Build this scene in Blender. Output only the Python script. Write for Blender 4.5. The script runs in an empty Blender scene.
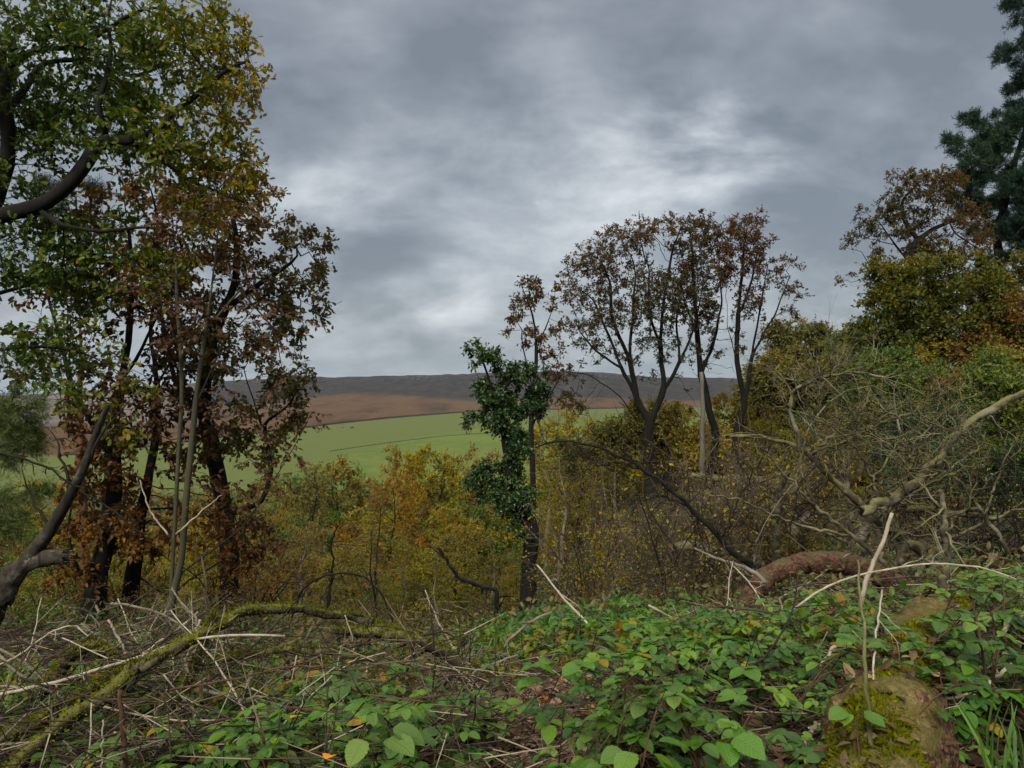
import bpy, math, numpy as np
from math import radians as R, pi, log
S = bpy.context.scene
COL = S.collection
EYE, F = 1.6, 770.0

# ------------------------------------------------------------------ camera, world, sun, exposure
cam = bpy.data.objects.new('camera', bpy.data.cameras.new('camera'))
cam.data.sensor_width = 36.0
cam.data.lens = F / 1024 * 36.0
cam.data.clip_start, cam.data.clip_end = 0.05, 30000
cam.location = (0, 0, EYE); cam.rotation_euler = (R(90), 0, 0)
COL.objects.link(cam); S.camera = cam
S.view_settings.view_transform = 'Standard'; S.view_settings.look = 'None'
S.view_settings.exposure = 1.56; S.view_settings.gamma = 1.0
S.view_settings.use_curve_mapping = False
try:
    S.cycles.max_bounces = 6; S.cycles.diffuse_bounces = 3; S.cycles.glossy_bounces = 2
    S.cycles.transmission_bounces = 3; S.cycles.volume_bounces = 0
    S.cycles.use_denoising = True; S.cycles.denoiser = 'OPENIMAGEDENOISE'
    S.cycles.denoising_input_passes = 'RGB_ALBEDO_NORMAL'; S.cycles.denoising_prefilter = 'ACCURATE'
    S.cycles.caustics_reflective = False; S.cycles.caustics_refractive = False
    S.cycles.use_adaptive_sampling = True; S.cycles.adaptive_threshold = 0.02
except Exception:
    pass
SUN_EL, SUN_AZ = R(36), R(200)          # behind thick cloud, high and a little behind the camera

class NT:
    """tiny node-tree helper"""
    def __init__(s, tree): s.t = tree; s.n = tree.nodes; s.l = tree.links
    def node(s, typ, ins=None, **kw):
        n = s.n.new(typ)
        for k, v in kw.items(): setattr(n, k, v)
        for k, v in (ins or {}).items(): s.put(n.inputs[k], v)
        return n
    def put(s, sock, v):
        if isinstance(v, bpy.types.NodeSocket): s.l.new(v, sock)
        elif isinstance(v, bpy.types.Node): s.l.new(v.outputs[0], sock)
        else:
            if sock.type == 'RGBA' and len(v) == 3: v = (*v, 1)
            sock.default_value = v
    def math(s, op, a, b=0.0, c=0.0, clamp=False):
        return s.node('ShaderNodeMath', {0: a, 1: b, 2: c}, operation=op, use_clamp=clamp).outputs[0]
    def mix(s, f, a, b, typ='MIX'):
        n = s.n.new('ShaderNodeMix'); n.data_type = 'RGBA'; n.blend_type = typ; n.clamp_factor = True
        s.put(n.inputs[0], f); s.put(n.inputs[6], a); s.put(n.inputs[7], b); return n.outputs[2]
    def ramp(s, f, stops, interp='LINEAR'):
        n = s.n.new('ShaderNodeValToRGB'); n.color_ramp.interpolation = interp
        e = n.color_ramp.elements
        while len(e) < len(stops): e.new(0.5)
        for el, (p, c) in zip(e, stops):
            el.position = p; el.color = (*c, 1) if len(c) == 3 else c
        s.put(n.inputs[0], f); return n.outputs[0]
    def smooth(s, v, lo, hi):
        n = s.n.new('ShaderNodeMapRange'); n.interpolation_type = 'SMOOTHSTEP'
        s.put(n.inputs[0], v); n.inputs[1].default_value = lo; n.inputs[2].default_value = hi
        return n.outputs[0]
    def noise(s, vec, scale, detail=4, rough=0.55, dist=0.0, out=0):
        n = s.n.new('ShaderNodeTexNoise'); s.put(n.inputs['Vector'], vec)
        n.inputs['Scale'].default_value = scale; n.inputs['Detail'].default_value = detail
        n.inputs['Roughness'].default_value = rough; n.inputs['Distortion'].default_value = dist
        return n.outputs[out]

def pix_dir(px, py):
    v = np.array([(px - 512) / F, 1, -(py - 384) / F]); return v / np.linalg.norm(v)

world = bpy.data.worlds.new('World'); S.world = world; world.use_nodes = True
t = NT(world.node_tree); t.n.clear()
gen = t.node('ShaderNodeTexCoord').outputs['Generated']
sep = t.node('ShaderNodeSeparateXYZ', {0: gen})
zz = t.math('MAXIMUM', sep.outputs[2], 0.0)
den = t.math('ADD', zz, 0.46)
cx, cy = t.math('DIVIDE', sep.outputs[0], den), t.math('DIVIDE', sep.outputs[1], den)
plane = t.node('ShaderNodeCombineXYZ', {0: t.math('MULTIPLY', cx, .80), 1: cy, 2: 0.61}).outputs[0]
n1 = t.noise(plane, 2.6, 5, 0.5, 0.2)
n2 = t.noise(plane, 4.2, 12, 0.54, 0.3)
n3 = t.noise(plane, 12, 10, 0.56, 0.2)
breaks = t.math('MULTIPLY', t.smooth(n2, .32, .66), 1.0)
dens = t.math('ADD', t.math('MULTIPLY', n1, 0.42), t.math('ADD', t.math('MULTIPLY', n2, 0.40), t.math('MULTIPLY', n3, 0.24)))
def blob(px, py, w, amp):
    """a soft brighter or darker bank of cloud around one direction of the sky"""
    d = t.node('ShaderNodeVectorMath', {0: gen, 1: tuple(pix_dir(px, py))}, operation='DOT_PRODUCT').outputs['Value']
    return t.math('MULTIPLY', t.smooth(d, math.cos(w), 1.0), amp)
for b in ((690, 148, 0.12, .16), (745, 150, .09, .13), (640, 160, .10, .10), (580, 172, 0.10, .08), (790, 160, .06, .08), (480, 160, 0.14, .05), (300, 170, 0.14, .09), (430, 300, .09, .06),
          (850, 50, 0.34, -.12), (330, 30, 0.3, -.10), (560, 40, 0.25, -.10), (380, 255, 0.12, -.06), (870, 215, .12, -.03), (930, 330, .2, .03)):
    dens = t.math('ADD', dens, t.math('MULTIPLY', blob(*b), breaks) if b[3] > .04 else blob(*b))
cloud = t.ramp(dens, [(0.37, (.088, .099, .114)), (0.47, (.125, .139, .155)), (0.56, (.178, .194, .209)), (0.66, (.258, .273, .286)), (0.80, (.38, .394, .403))])
hz = t.smooth(zz, 0.10, 0.0)
cloud = t.mix(t.math('MULTIPLY', hz, 0.5), cloud, (.14, .178, .205))
lift = t.math('ADD', 1.0, t.math('MULTIPLY', t.smooth(zz, 0.48, 0.95), 3.9))       # overcast skies are brightest overhead; boosted beyond that, out of view, to brighten foliage
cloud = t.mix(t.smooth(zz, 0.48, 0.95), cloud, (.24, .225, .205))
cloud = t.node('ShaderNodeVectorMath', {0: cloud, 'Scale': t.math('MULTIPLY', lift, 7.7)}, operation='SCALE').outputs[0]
sky = t.n.new('ShaderNodeTexSky'); sky.sky_type = 'NISHITA'; sky.sun_disc = False
sky.sun_elevation = SUN_EL; sky.sun_rotation = SUN_AZ; sky.air_density = 1.0; sky.dust_density = 2.0
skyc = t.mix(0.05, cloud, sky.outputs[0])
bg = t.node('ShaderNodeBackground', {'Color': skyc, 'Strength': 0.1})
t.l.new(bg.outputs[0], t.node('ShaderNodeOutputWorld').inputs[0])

sun = bpy.data.objects.new('sun', bpy.data.lights.new('sun', 'SUN'))
sun.data.energy = 1.5; sun.data.angle = R(14); sun.data.color = (1.0, .965, .90)
sun.rotation_euler = (R(90) - SUN_EL, 0, R(180) - SUN_AZ)
COL.objects.link(sun)

# ------------------------------------------------------------------ helpers
def W(px, py, Y): return np.array([(px - 512) / F * Y, Y, EYE - (py - 384) / F * Y])
def unit(v): return v / np.maximum(np.linalg.norm(v, axis=-1, keepdims=True), 1e-9)

def tag(o, label=None, cat=None, group=None, kind=None):
    if label: o['label'] = label
    if cat: o['category'] = cat
    if group: o['group'] = group
    if kind: o['kind'] = kind
    return o
def empty(name, loc, label, cat, group=None):
    o = bpy.data.objects.new(name, None); o.empty_display_size = .2; o.location = tuple(loc); COL.objects.link(o)
    return tag(o, label, cat, group)
def copy_tree(o, loc, rz=0., sc=1., label=None, group=None, tilt=0., zs=None):
    c = o.copy(); COL.objects.link(c); c.location = tuple(loc); c.rotation_euler = (tilt, tilt * .6, rz); c.scale = (sc, sc, zs or sc)
    if label: c['label'] = label
    if group: c['group'] = group
    for ch in o.children:
        k = ch.copy(); COL.objects.link(k); k.parent = c
    return c

class MB:
    """collects vertices and faces (any polygon sizes) plus a 'var' value per vertex; builds ONE mesh object"""
    def __init__(s): s.V = []; s.L = []; s.Ls = []; s.var = []; s.n = 0; s.uv = []
    def add(s, V, faces, var=None, uv=None):
        V = np.asarray(V, float).reshape(-1, 3)
        for f in faces:
            f = np.asarray(f, int)
            if f.size: s.L.append((f + s.n).ravel()); s.Ls.append(np.full(len(f), f.shape[1]))
        s.V.append(V); s.n += len(V)
        s.var.append(np.zeros(len(V)) if var is None else np.broadcast_to(np.asarray(var, float), (len(V),)))
        s.uv.append(np.zeros((len(V), 2)) if uv is None else uv)
    def build(s, name, mat, parent=None, smooth=True, loc=None):
        me = bpy.data.meshes.new(name)
        V = np.concatenate(s.V); L = np.concatenate(s.L); T = np.concatenate(s.Ls)
        me.vertices.add(len(V)); me.vertices.foreach_set('co', V.astype(np.float32).ravel())
        me.loops.add(len(L)); me.loops.foreach_set('vertex_index', L.astype(np.int32))
        me.polygons.add(len(T)); st = np.concatenate([[0], np.cumsum(T)[:-1]])
        me.polygons.foreach_set('loop_start', st.astype(np.int32))
        me.update(calc_edges=True)
        me.polygons.foreach_set('use_smooth', np.full(len(T), smooth))
        a = me.attributes.new('var', 'FLOAT', 'POINT'); a.data.foreach_set('value', np.concatenate(s.var).astype(np.float32))
        u = np.concatenate(s.uv)
        if u.any():
            a = me.attributes.new('luv', 'FLOAT_VECTOR', 'POINT')
            a.data.foreach_set('vector', np.c_[u, np.zeros(len(u))].astype(np.float32).ravel())
        me.materials.append(mat)
        o = bpy.data.objects.new(name, me); COL.objects.link(o)
        if parent: o.parent = parent
        if loc is not None: o.location = tuple(loc)
        return o
    # one tube along points
    def tube(s, P, r, n=6, cap=True, rough=0.0, rng=None, flat=1.0):
        P = np.asarray(P, float); m = len(P); r = np.broadcast_to(np.asarray(r, float), (m,))
        T = np.gradient(P, axis=0); T = unit(T)
        ax = np.argmin(np.abs(T).mean(0)); ref = np.zeros(3); ref[ax] = 1
        N = unit(np.cross(T, ref)); B = np.cross(T, N)
        th = np.arange(n) / n * 2 * pi
        rr = r[:, None] * np.ones((m, n))
        if rough and rng is not None:
            k = rng.normal(size=(m, n)); lob = np.sin(th * 3 + rng.uniform(0, 6))[None] * .6 + np.sin(th * 5 + rng.uniform(0, 6))[None] * .4
            rr = rr * (1 + rough * (k * .6 + lob))
        ring = P[:, None] + rr[..., None] * (np.cos(th)[None, :, None] * N[:, None] * flat + np.sin(th)[None, :, None] * B[:, None])
        i = np.arange(m - 1)[:, None] * n; j = np.arange(n)[None]; k = (j + 1) % n
        q = np.stack([i + j, i + k, i + n + k, i + n + j], -1).reshape(-1, 4)
        fs = [q]
        if cap: fs += [np.arange(n)[None, ::-1], (np.arange(n) + (m - 1) * n)[None]]
        s.add(ring.reshape(-1, 3), fs, var=np.repeat(np.linspace(0, 1, m), n))
    def log(s, P, r, n=36, m=120, amp=.12, sc=9., rng=None, bite=.0):
        """a lumpy weathered trunk: many rings, displaced by several sizes of wobble"""
        P = np.asarray(P, float); u = np.linspace(0, len(P) - 1, m); i0 = np.arange(len(P)); P = np.stack([np.interp(u, i0, P[:, k]) for k in range(3)], -1); r = np.interp(u, i0, np.broadcast_to(r, (len(i0),)))
        T = unit(np.gradient(P, axis=0)); ref = np.array([.13, .2, 1.]) if np.abs(T[:, 2]).mean() < .7 else np.array([1., .2, .1]); N = unit(np.cross(T, ref)); B = np.cross(T, N)
        th = np.arange(n) / n * 2 * pi; dirs = np.cos(th)[None, :, None] * N[:, None] + np.sin(th)[None, :, None] * B[:, None]; ring = P[:, None] + r[:, None, None] * dirs; q = ring.reshape(-1, 3) + 3.3
        d = .55 * wob(q, sc) + .35 * wob(q + 5, sc * 2.3) + .28 * wob(q + 9, sc * 5) + .18 * wob(q + 2, sc * 11)
        d = d - bite * np.clip(wob(q + 20, sc * .8) - .25, 0, 1)
        ring = ring + (amp * d.reshape(m, n) * r[:, None])[..., None] * dirs
        ring[0] += rng.normal(size=(n, 1)) * r[0] * .3 * T[0]; ring[-1] += rng.normal(size=(n, 1)) * r[-1] * .3 * T[-1]
        i = np.arange(m - 1)[:, None] * n; j = np.arange(n)[None]; k = (j + 1) % n
        s.add(np.concatenate([ring.reshape(-1, 3), (P[0] + T[0] * r[0] * .5)[None], (P[-1] - T[-1] * r[-1] * .5)[None]]), [np.stack([i + j, i + k, i + n + k, i + n + j], -1).reshape(-1, 4),
              np.stack([np.full(n, m * n), k[0], j[0]], -1), np.stack([np.full(n, m * n + 1), (m - 1) * n + j[0], (m - 1) * n + k[0]], -1)])
    # many straight three-sided twigs at once
    def sticks(s, A, B, ra, rb, var=0.5):
        A = np.asarray(A); B = np.asarray(B); k = len(A)
        if not k: return
        T = unit(B - A); ref = np.where(np.abs(T[:, 2:3]) < .8, [[0, 0, 1.]], [[1., 0, 0]])
        N = unit(np.cross(T, ref)); Bn = np.cross(T, N)
        th = np.array([0, 2.0944, 4.18879])
        off = np.cos(th)[None, :, None] * N[:, None] + np.sin(th)[None, :, None] * Bn[:, None]
        ra = np.broadcast_to(ra, (k,)); rb = np.broadcast_to(rb, (k,))
        V = np.concatenate([A[:, None] + off * ra[:, None, None], B[:, None] + off * rb[:, None, None]], 1)
        q = np.array([[0, 1, 4, 3], [1, 2, 5, 4], [2, 0, 3, 5]])
        f = (np.arange(k)[:, None, None] * 6 + q[None]).reshape(-1, 4)
        s.add(V.reshape(-1, 3), [f], var=np.repeat(np.broadcast_to(var, (k,)), 6))

def strip_shape(xs, ws, fold=.25, droop=.15):
    V = []
    for x, w in zip(xs, ws):
        z = -droop * x * x
        V += [(x, -w, z + fold * w), (x, 0, z), (x, w, z + fold * w)]
    q = []
    for i in range(len(xs) - 1):
        a = i * 3; q += [(a, a + 1, a + 4, a + 3), (a + 1, a + 2, a + 5, a + 4)]
    return np.array(V), np.array(q)
SHAPES = {
    'diamond': (np.array([(0, 0, 0), (.5, -.27, .07), (1, 0, -.1), (.5, .27, .07)]), np.array([(0, 1, 2), (0, 2, 3)])),
    'needle': (np.array([(0, 0, 0), (.5, -.05, .0), (1, 0, -.05), (.5, .05, 0)]), np.array([(0, 1, 2), (0, 2, 3)])),
    'ellip': strip_shape([0, .2, .5, .8, 1], [.01, .2, .27, .17, .01], .3, .25),
    'oak': strip_shape([0, .16, .30, .40, .56, .66, .82, .93, 1], [.02, .10, .24, .13, .30, .17, .25, .12, .01], .25, .2),
    'bramble': strip_shape([0, .06, .14, .2, .3, .36, .47, .53, .64, .7, .8, .86, .94, 1], [.01, .17, .30, .30, .385, .36, .40, .365, .35, .30, .25, .18, .09, .005], .22, .22),
    'blade': strip_shape([0, .3, .6, .85, 1], [.02, .022, .02, .012, .001], .3, .35),
}
def leaves(mb, P, D, size, shape, rng, up=.6, var=.5, roll=1.0):
    """leaf-sized faces at points P growing along D"""
    k = len(P)
    if not k: return
    sh, q = SHAPES[shape]; D = unit(D)
    N0 = np.array([0, 0, up]) + rng.normal(size=(k, 3)) * roll
    Sd = unit(np.cross(N0, D)); N = np.cross(D, Sd)
    size = np.broadcast_to(size, (k,))
    V = P[:, None] + size[:, None, None] * (sh[None, :, 0:1] * D[:, None] + sh[None, :, 1:2] * Sd[:, None] + sh[None, :, 2:3] * N[:, None])
    f = (np.arange(k)[:, None, None] * len(sh) + q[None]).reshape(-1, q.shape[1])
    mb.add(V.reshape(-1, 3), [f], var=np.repeat(np.broadcast_to(var, (k,)), len(sh)), uv=np.tile(sh[:, :2], (k, 1)))

_kr = np.random.default_rng(5)
_K = unit(_kr.normal(size=(10, 3))) * _kr.uniform(.6, 1.6, (10, 1)); _Ph = _kr.uniform(0, 6.28, 10)
def wob(P, sc):
    """smooth wobble in -1..1"""
    P = np.asarray(P, float)
    return np.sin(P @ (_K.T * sc) + _Ph).sum(-1) / 4.0

# ------------------------------------------------------------------ materials
def new_mat(name):
    m = bpy.data.materials.new(name); m.use_nodes = True; t = NT(m.node_tree); t.n.clear()
    return m, t, t.n.new('ShaderNodeOutputMaterial')
def leaf_mat(name, stops, trans=.35, rough=.55, spec=.25, veins=False, back=1.25, objvar=.25):
    m, t, out = new_mat(name)
    at = t.node('ShaderNodeAttribute', attribute_name='var')
    c = t.ramp(at.outputs['Fac'], stops)
    rnd = t.node('ShaderNodeObjectInfo').outputs['Random']
    hs = t.node('ShaderNodeHueSaturation', {'Hue': t.math('ADD', .5 - .012, t.math('MULTIPLY', rnd, .024)), 'Saturation': t.math('ADD', 1.06, t.math('MULTIPLY', rnd, .2)),
                'Value': t.math('ADD', 1.22 - objvar / 2, t.math('MULTIPLY', rnd, objvar)), 'Color': c})
    c = hs.outputs[0]
    ins = {'Base Color': c, 'Roughness': rough, 'Specular IOR Level': spec}
    if veins:
        uv = t.node('ShaderNodeAttribute', attribute_name='luv'); s = t.node('ShaderNodeSeparateXYZ', {0: uv.outputs['Vector']})
        ay = t.math('ABSOLUTE', s.outputs[1])
        ph = t.math('SINE', t.math('MULTIPLY', t.math('SUBTRACT', s.outputs[0], t.math('MULTIPLY', ay, .7)), 52.0))
        v = t.math('MAXIMUM', t.smooth(ph, .75, 1.0), t.smooth(ay, .03, .0))
        geo = t.node('ShaderNodeNewGeometry'); bl = t.noise(geo.outputs['Position'], 60, 3)
        c = t.mix(t.math('MULTIPLY', v, .22), c, (.16, .22, .09)); c = t.mix(t.math('MULTIPLY', bl, .35), c, (.03, .05, .015))
        b = t.node('ShaderNodeBump', {'Height': t.math('MULTIPLY', v, -1.0), 'Strength': .5, 'Distance': .004})
        ins['Base Color'] = c; ins['Normal'] = b.outputs[0]
    p = t.node('ShaderNodeBsdfPrincipled', ins)
    tr = t.node('ShaderNodeBsdfTranslucent', {'Color': t.mix(1.0, c, (back, back, back * .8), 'MULTIPLY')})
    mx = t.node('ShaderNodeMixShader', {0: trans, 1: p.outputs[0], 2: tr.outputs[0]})
    t.l.new(mx.outputs[0], out.inputs[0]); return m
def bark_mat(name, c1, c2, moss=0.0, mosscol=(.085, .09, .018), scale=6.0, stretch=.22, c3=None, bump=.6, mossbias=0.0, up=True):
    m, t, out = new_mat(name)
    co = t.node('ShaderNodeTexCoord').outputs['Object']
    mp = t.node('ShaderNodeMapping', {0: co}); mp.inputs['Scale'].default_value = (1, 1, stretch)
    n = t.noise(mp.outputs[0], scale, 6, .65, .4); fine = t.noise(mp.outputs[0], scale * 5, 4, .7)
    c = t.mix(t.smooth(n, .3, .7), c1, c2)
    if c3: c = t.mix(t.smooth(t.noise(co, scale * .35, 5, .6), .48, .62), c, c3)
    c = t.mix(t.math('MULTIPLY', fine, .55), c, tuple(.45 * x for x in c1))
    if moss:
        nz = t.node('ShaderNodeSeparateXYZ', {0: t.node('ShaderNodeNewGeometry').outputs['Normal']}).outputs[2]
        big = t.noise(co, scale * .5, 5, .65)
        f = t.math('ADD', t.math('MULTIPLY', nz, .5 if up else .1), t.math('ADD', t.math('MULTIPLY', big, 1.6), -.85 + mossbias))
        mc = t.mix(t.noise(co, scale * 7, 4, .7), tuple(.55 * x for x in mosscol), tuple(1.5 * x for x in mosscol))
        c = t.mix(t.math('MULTIPLY', t.smooth(f, 0.0, .35), moss), c, mc)
    b = t.node('ShaderNodeBump', {'Height': t.math('ADD', n, t.math('MULTIPLY', fine, .5)), 'Strength': bump, 'Distance': .02})
    p = t.node('ShaderNodeBsdfPrincipled', {'Base Color': c, 'Roughness': .92, 'Specular IOR Level': .15, 'Normal': b.outputs[0]})
    t.l.new(p.outputs[0], out.inputs[0]); return m

B_OAK = bark_mat('oak_bark', (0.0060, 0.0050, 0.0040), (0.0160, 0.0135, 0.0105), moss=.4, mosscol=(.030, .034, .012), mossbias=-.1)
B_DARK = bark_mat('dark_bark', (0.0060, 0.0050, 0.0040), (0.0150, 0.0125, 0.0095), moss=.25, mosscol=(.03, .034, .012), mossbias=-.1)
B_TWIG = bark_mat('twig_bark', (0.0149, 0.0119, 0.0092), (0.0281, 0.0224, 0.0172), scale=9)
B_SAP = bark_mat('sapling_bark', (0.0360, 0.0348, 0.0204), (0.0660, 0.0600, 0.0348), moss=.7, mosscol=(.06, .065, .02))
B_PINE = bark_mat('pine_bark', (0.0700, 0.0315, 0.0154), (0.1190, 0.0595, 0.0315), scale=8)
B_DEAD = bark_mat('dead_wood', (0.0975, 0.0825, 0.0600), (0.2250, 0.1950, 0.1462), scale=10, moss=.35, mosscol=(.09, .09, .03), mossbias=-.15)
B_BLEACH = bark_mat('bleached_stick', (0.2340, 0.1935, 0.1305), (0.4140, 0.3600, 0.2700), scale=16)
B_STRAW = bark_mat('brown_stick', (0.0420, 0.0294, 0.0176), (0.0924, 0.0693, 0.0441), scale=14)
B_MOSSY = bark_mat('mossy_branch', (0.0150, 0.0120, 0.0084), (0.0450, 0.0360, 0.0240), moss=.9, mosscol=(.085, .082, .018), mossbias=-.02, scale=13, c3=(.11, .09, .06))
B_LICHEN = bark_mat('lichened_limb', (.026, .021, .014), (.080, .068, .042), moss=.75, mosscol=(.115, .112, .036), mossbias=.02, scale=11, c3=(.21, .185, .125))  # lichen and moss; upper sides also tinted paler as painted highlights
B_REDLOG = bark_mat('red_bark', (.105, .042, .028), (.21, .095, .062), moss=.55, mosscol=(.10, .09, .035), scale=9, c3=(.17, .15, .11), mossbias=-.1)
B_CANE = bark_mat('bramble_cane', (0.0525, 0.0245, 0.0175), (0.0910, 0.0525, 0.0280), scale=20)
B_STEM = bark_mat('green_stem', (.085, .085, .03), (.15, .14, .055), scale=20)

L_OAKGREEN = leaf_mat('oak_leaf_green', [(0, (0.0240, 0.0400, 0.0093)), (.35, (0.0440, 0.0624, 0.0124)), (.6, (0.0920, 0.0880, 0.0161)), (.8, (0.1440, 0.1000, 0.0174)), (1, (0.1360, 0.0640, 0.0149))])
L_BROWN = leaf_mat('brown_leaf', [(0, (.034, .019, .009)), (.4, (.074, .038, .014)), (.7, (.135, .068, .020)), (.9, (.18, .11, .026)), (1, (.08, .08, .022))])
L_MAROON = leaf_mat('maroon_leaf', [(0, (.030, .016, .010)), (.5, (.058, .031, .016)), (.85, (.11, .058, .022)), (1, (.16, .10, .03))])
L_OAKOCH = leaf_mat('oak_leaf_ochre', [(0, (0.0338, 0.0413, 0.0117)), (.35, (0.0713, 0.0615, 0.0156)), (.65, (0.1200, 0.0788, 0.0195)), (1, (0.1275, 0.0600, 0.0182))])
L_RUSSET = leaf_mat('russet_leaf', [(0, (.060, .055, .022)), (.4, (.11, .072, .026)), (.75, (.155, .080, .030)), (1, (.19, .095, .032))])
L_SKYR = leaf_mat('silhouette_russet_leaf', [(0, (0.0330, 0.0303, 0.0121)), (.4, (0.0605, 0.0396, 0.0143)), (.75, (0.0853, 0.0440, 0.0165)), (1, (0.1045, 0.0523, 0.0176))])  # russet leaf colour darkened so skyline crowns read as silhouettes
L_YELLOW = leaf_mat('yellow_leaf', [(0, (.070, .075, .020)), (.4, (.145, .120, .026)), (.75, (.21, .145, .030)), (1, (.20, .10, .028))])
L_GOLD = leaf_mat('gold_brown_leaf', [(0, (.052, .060, .017)), (.4, (.135, .115, .029)), (.75, (.20, .150, .038)), (1, (.20, .112, .032))])
L_GREEN = leaf_mat('dull_green_leaf', [(0, (0.0272, 0.0515, 0.0140)), (.5, (0.0561, 0.0874, 0.0210)), (.85, (0.0935, 0.1104, 0.0252)), (1, (0.1445, 0.1196, 0.0280))])
L_HOLLY = leaf_mat('deep_green_leaf', [(0, (0.0100, 0.0238, 0.0077)), (.55, (0.0220, 0.0408, 0.0110)), (1, (0.0500, 0.0680, 0.0165))], trans=.15, rough=.4, spec=.4)
L_IVY = leaf_mat('ivy_leaf', [(0, (.012, .024, .008)), (.5, (.030, .048, .014)), (.85, (.065, .082, .024)), (1, (.13, .115, .028))], trans=.15, rough=.4, spec=.4)
L_PINE = leaf_mat('pine_needle', [(0, (.006, .014, .008)), (.6, (.012, .026, .014)), (1, (.026, .042, .020))], trans=.1)
L_LARCH = leaf_mat('soft_needle', [(0, (.040, .065, .020)), (1, (.085, .110, .030))], trans=.3)
L_BRAM = leaf_mat('bramble_leaf', [(0, (.012, .034, .008)), (.4, (.036, .080, .012)), (.7, (.062, .120, .020)), (.90, (.11, .17, .028)), (.96, (.17, .13, .02)), (1, (.20, .09, .02))], trans=.30, rough=.42, spec=.35, veins=True)
L_BRAM2 = leaf_mat('undergrowth_leaf', [(0, (0.0140, 0.0394, 0.0083)), (.4, (0.0336, 0.0738, 0.0138)), (.7, (0.0595, 0.0984, 0.0165)), (.85, (0.0980, 0.0984, 0.0165)), (1, (0.1260, 0.0738, 0.0165))], trans=.3, rough=.5)
L_BRACK = leaf_mat('dead_bracken', [(0, (0.0360, 0.0252, 0.0120)), (.4, (0.0720, 0.0528, 0.0216)), (.65, (0.1140, 0.0870, 0.0372)), (.8, (0.0600, 0.0600, 0.0180)), (1, (0.0450, 0.0690, 0.0180))], trans=.3)
L_LITTER = leaf_mat('fallen_leaf', [(0, (0.0186, 0.0124, 0.0074)), (.4, (0.0484, 0.0310, 0.0186)), (.7, (0.0930, 0.0651, 0.0397)), (.9, (0.1674, 0.1240, 0.0806)), (.97, (0.1860, 0.0868, 0.0186)), (1, (0.2232, 0.0372, 0.0217))], trans=.1, rough=.7, spec=.15)
L_GRASS = leaf_mat('grass_blade', [(0, (.035, .085, .020)), (1, (.09, .16, .04))], trans=.3)
L_FERN = leaf_mat('fern_frond', [(0, (.06, .11, .05)), (1, (.12, .18, .09))], trans=.3)

def chip_mat(name, cols, cell, moss, mosscol, bias, stretch=(1, 1, 1), sc=8):
    m, t, out = new_mat(name); co = t.node('ShaderNodeTexCoord').outputs['Object']
    wv = t.node('ShaderNodeVectorMath', {0: co, 1: t.node('ShaderNodeVectorMath', {0: t.noise(co, 20, 3, out=1), 'Scale': .05}, operation='SCALE').outputs[0]}, operation='ADD').outputs[0]
    mp = t.node('ShaderNodeMapping', {0: wv}); mp.inputs['Scale'].default_value = stretch
    vo = t.n.new('ShaderNodeTexVoronoi'); vo.feature = 'DISTANCE_TO_EDGE'; t.put(vo.inputs['Vector'], mp.outputs[0]); vo.inputs['Scale'].default_value = cell
    vc = t.n.new('ShaderNodeTexVoronoi'); t.put(vc.inputs['Vector'], mp.outputs[0]); vc.inputs['Scale'].default_value = cell
    gap = t.smooth(vo.outputs[0], .0, .09); n = t.noise(co, sc, 7, .7); f = t.noise(co, sc * 9, 4, .7)
    cell_v = t.node('ShaderNodeSeparateColor', {0: vc.outputs['Color']}).outputs[0]
    c = t.ramp(t.math('ADD', t.math('MULTIPLY', n, .6), t.math('MULTIPLY', cell_v, .4)), cols)
    c = t.mix(t.math('MULTIPLY', t.math('SUBTRACT', 1.0, gap), .05), c, (.012, .008, .006)); c = t.mix(t.math('MULTIPLY', t.smooth(f, .5, .75), .5), c, tuple(1.6 * x for x in cols[-1][1]))
    nz = t.node('ShaderNodeSeparateXYZ', {0: t.node('ShaderNodeNewGeometry').outputs['Normal']}).outputs[2]
    k = t.math('ADD', t.math('MULTIPLY', nz, .35), t.math('ADD', t.math('MULTIPLY', t.noise(co, sc * .7, 7, .72), 2.0), -1.05 + bias))
    k = t.math('MULTIPLY', t.smooth(k, .0, .16), moss); c = t.mix(k, c, t.mix(t.noise(co, sc * 12, 4, .75), tuple(.35 * x for x in mosscol), tuple(1.9 * x for x in mosscol)))
    h = t.math('ADD', t.math('MULTIPLY', gap, .08), t.math('ADD', t.math('MULTIPLY', n, .6), t.math('MULTIPLY', f, .5)))
    b = t.node('ShaderNodeBump', {'Height': h, 'Strength': 1.0, 'Distance': .025})
    p = t.node('ShaderNodeBsdfPrincipled', {'Base Color': c, 'Roughness': .95, 'Specular IOR Level': .1, 'Normal': b.outputs[0]}); t.l.new(p.outputs[0], out.inputs[0]); return m
B_LEAN = bark_mat('lichen_spotted_bark', (.010, .008, .006), (.034, .028, .020), scale=12, moss=.5, mosscol=(.05, .052, .02), mossbias=-.1, c3=(.075, .068, .052))
B_REDLOG = chip_mat('red_bark', [(.3, (.022, .011, .008)), (.5, (.065, .030, .019)), (.7, (.110, .054, .033)), (.88, (.14, .10, .07))], 42, .5, (.075, .068, .03), -.12, (1, 1, 1.6), 10)
B_ROT = chip_mat('rotten_mossy_wood', [(.3, (.024, .012, .008)), (.48, (.085, .038, .022)), (.62, (.16, .082, .050)), (.8, (.26, .18, .12))], 70, .7, (.075, .072, .014), -.02, (1, .5, 1), 9)

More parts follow.
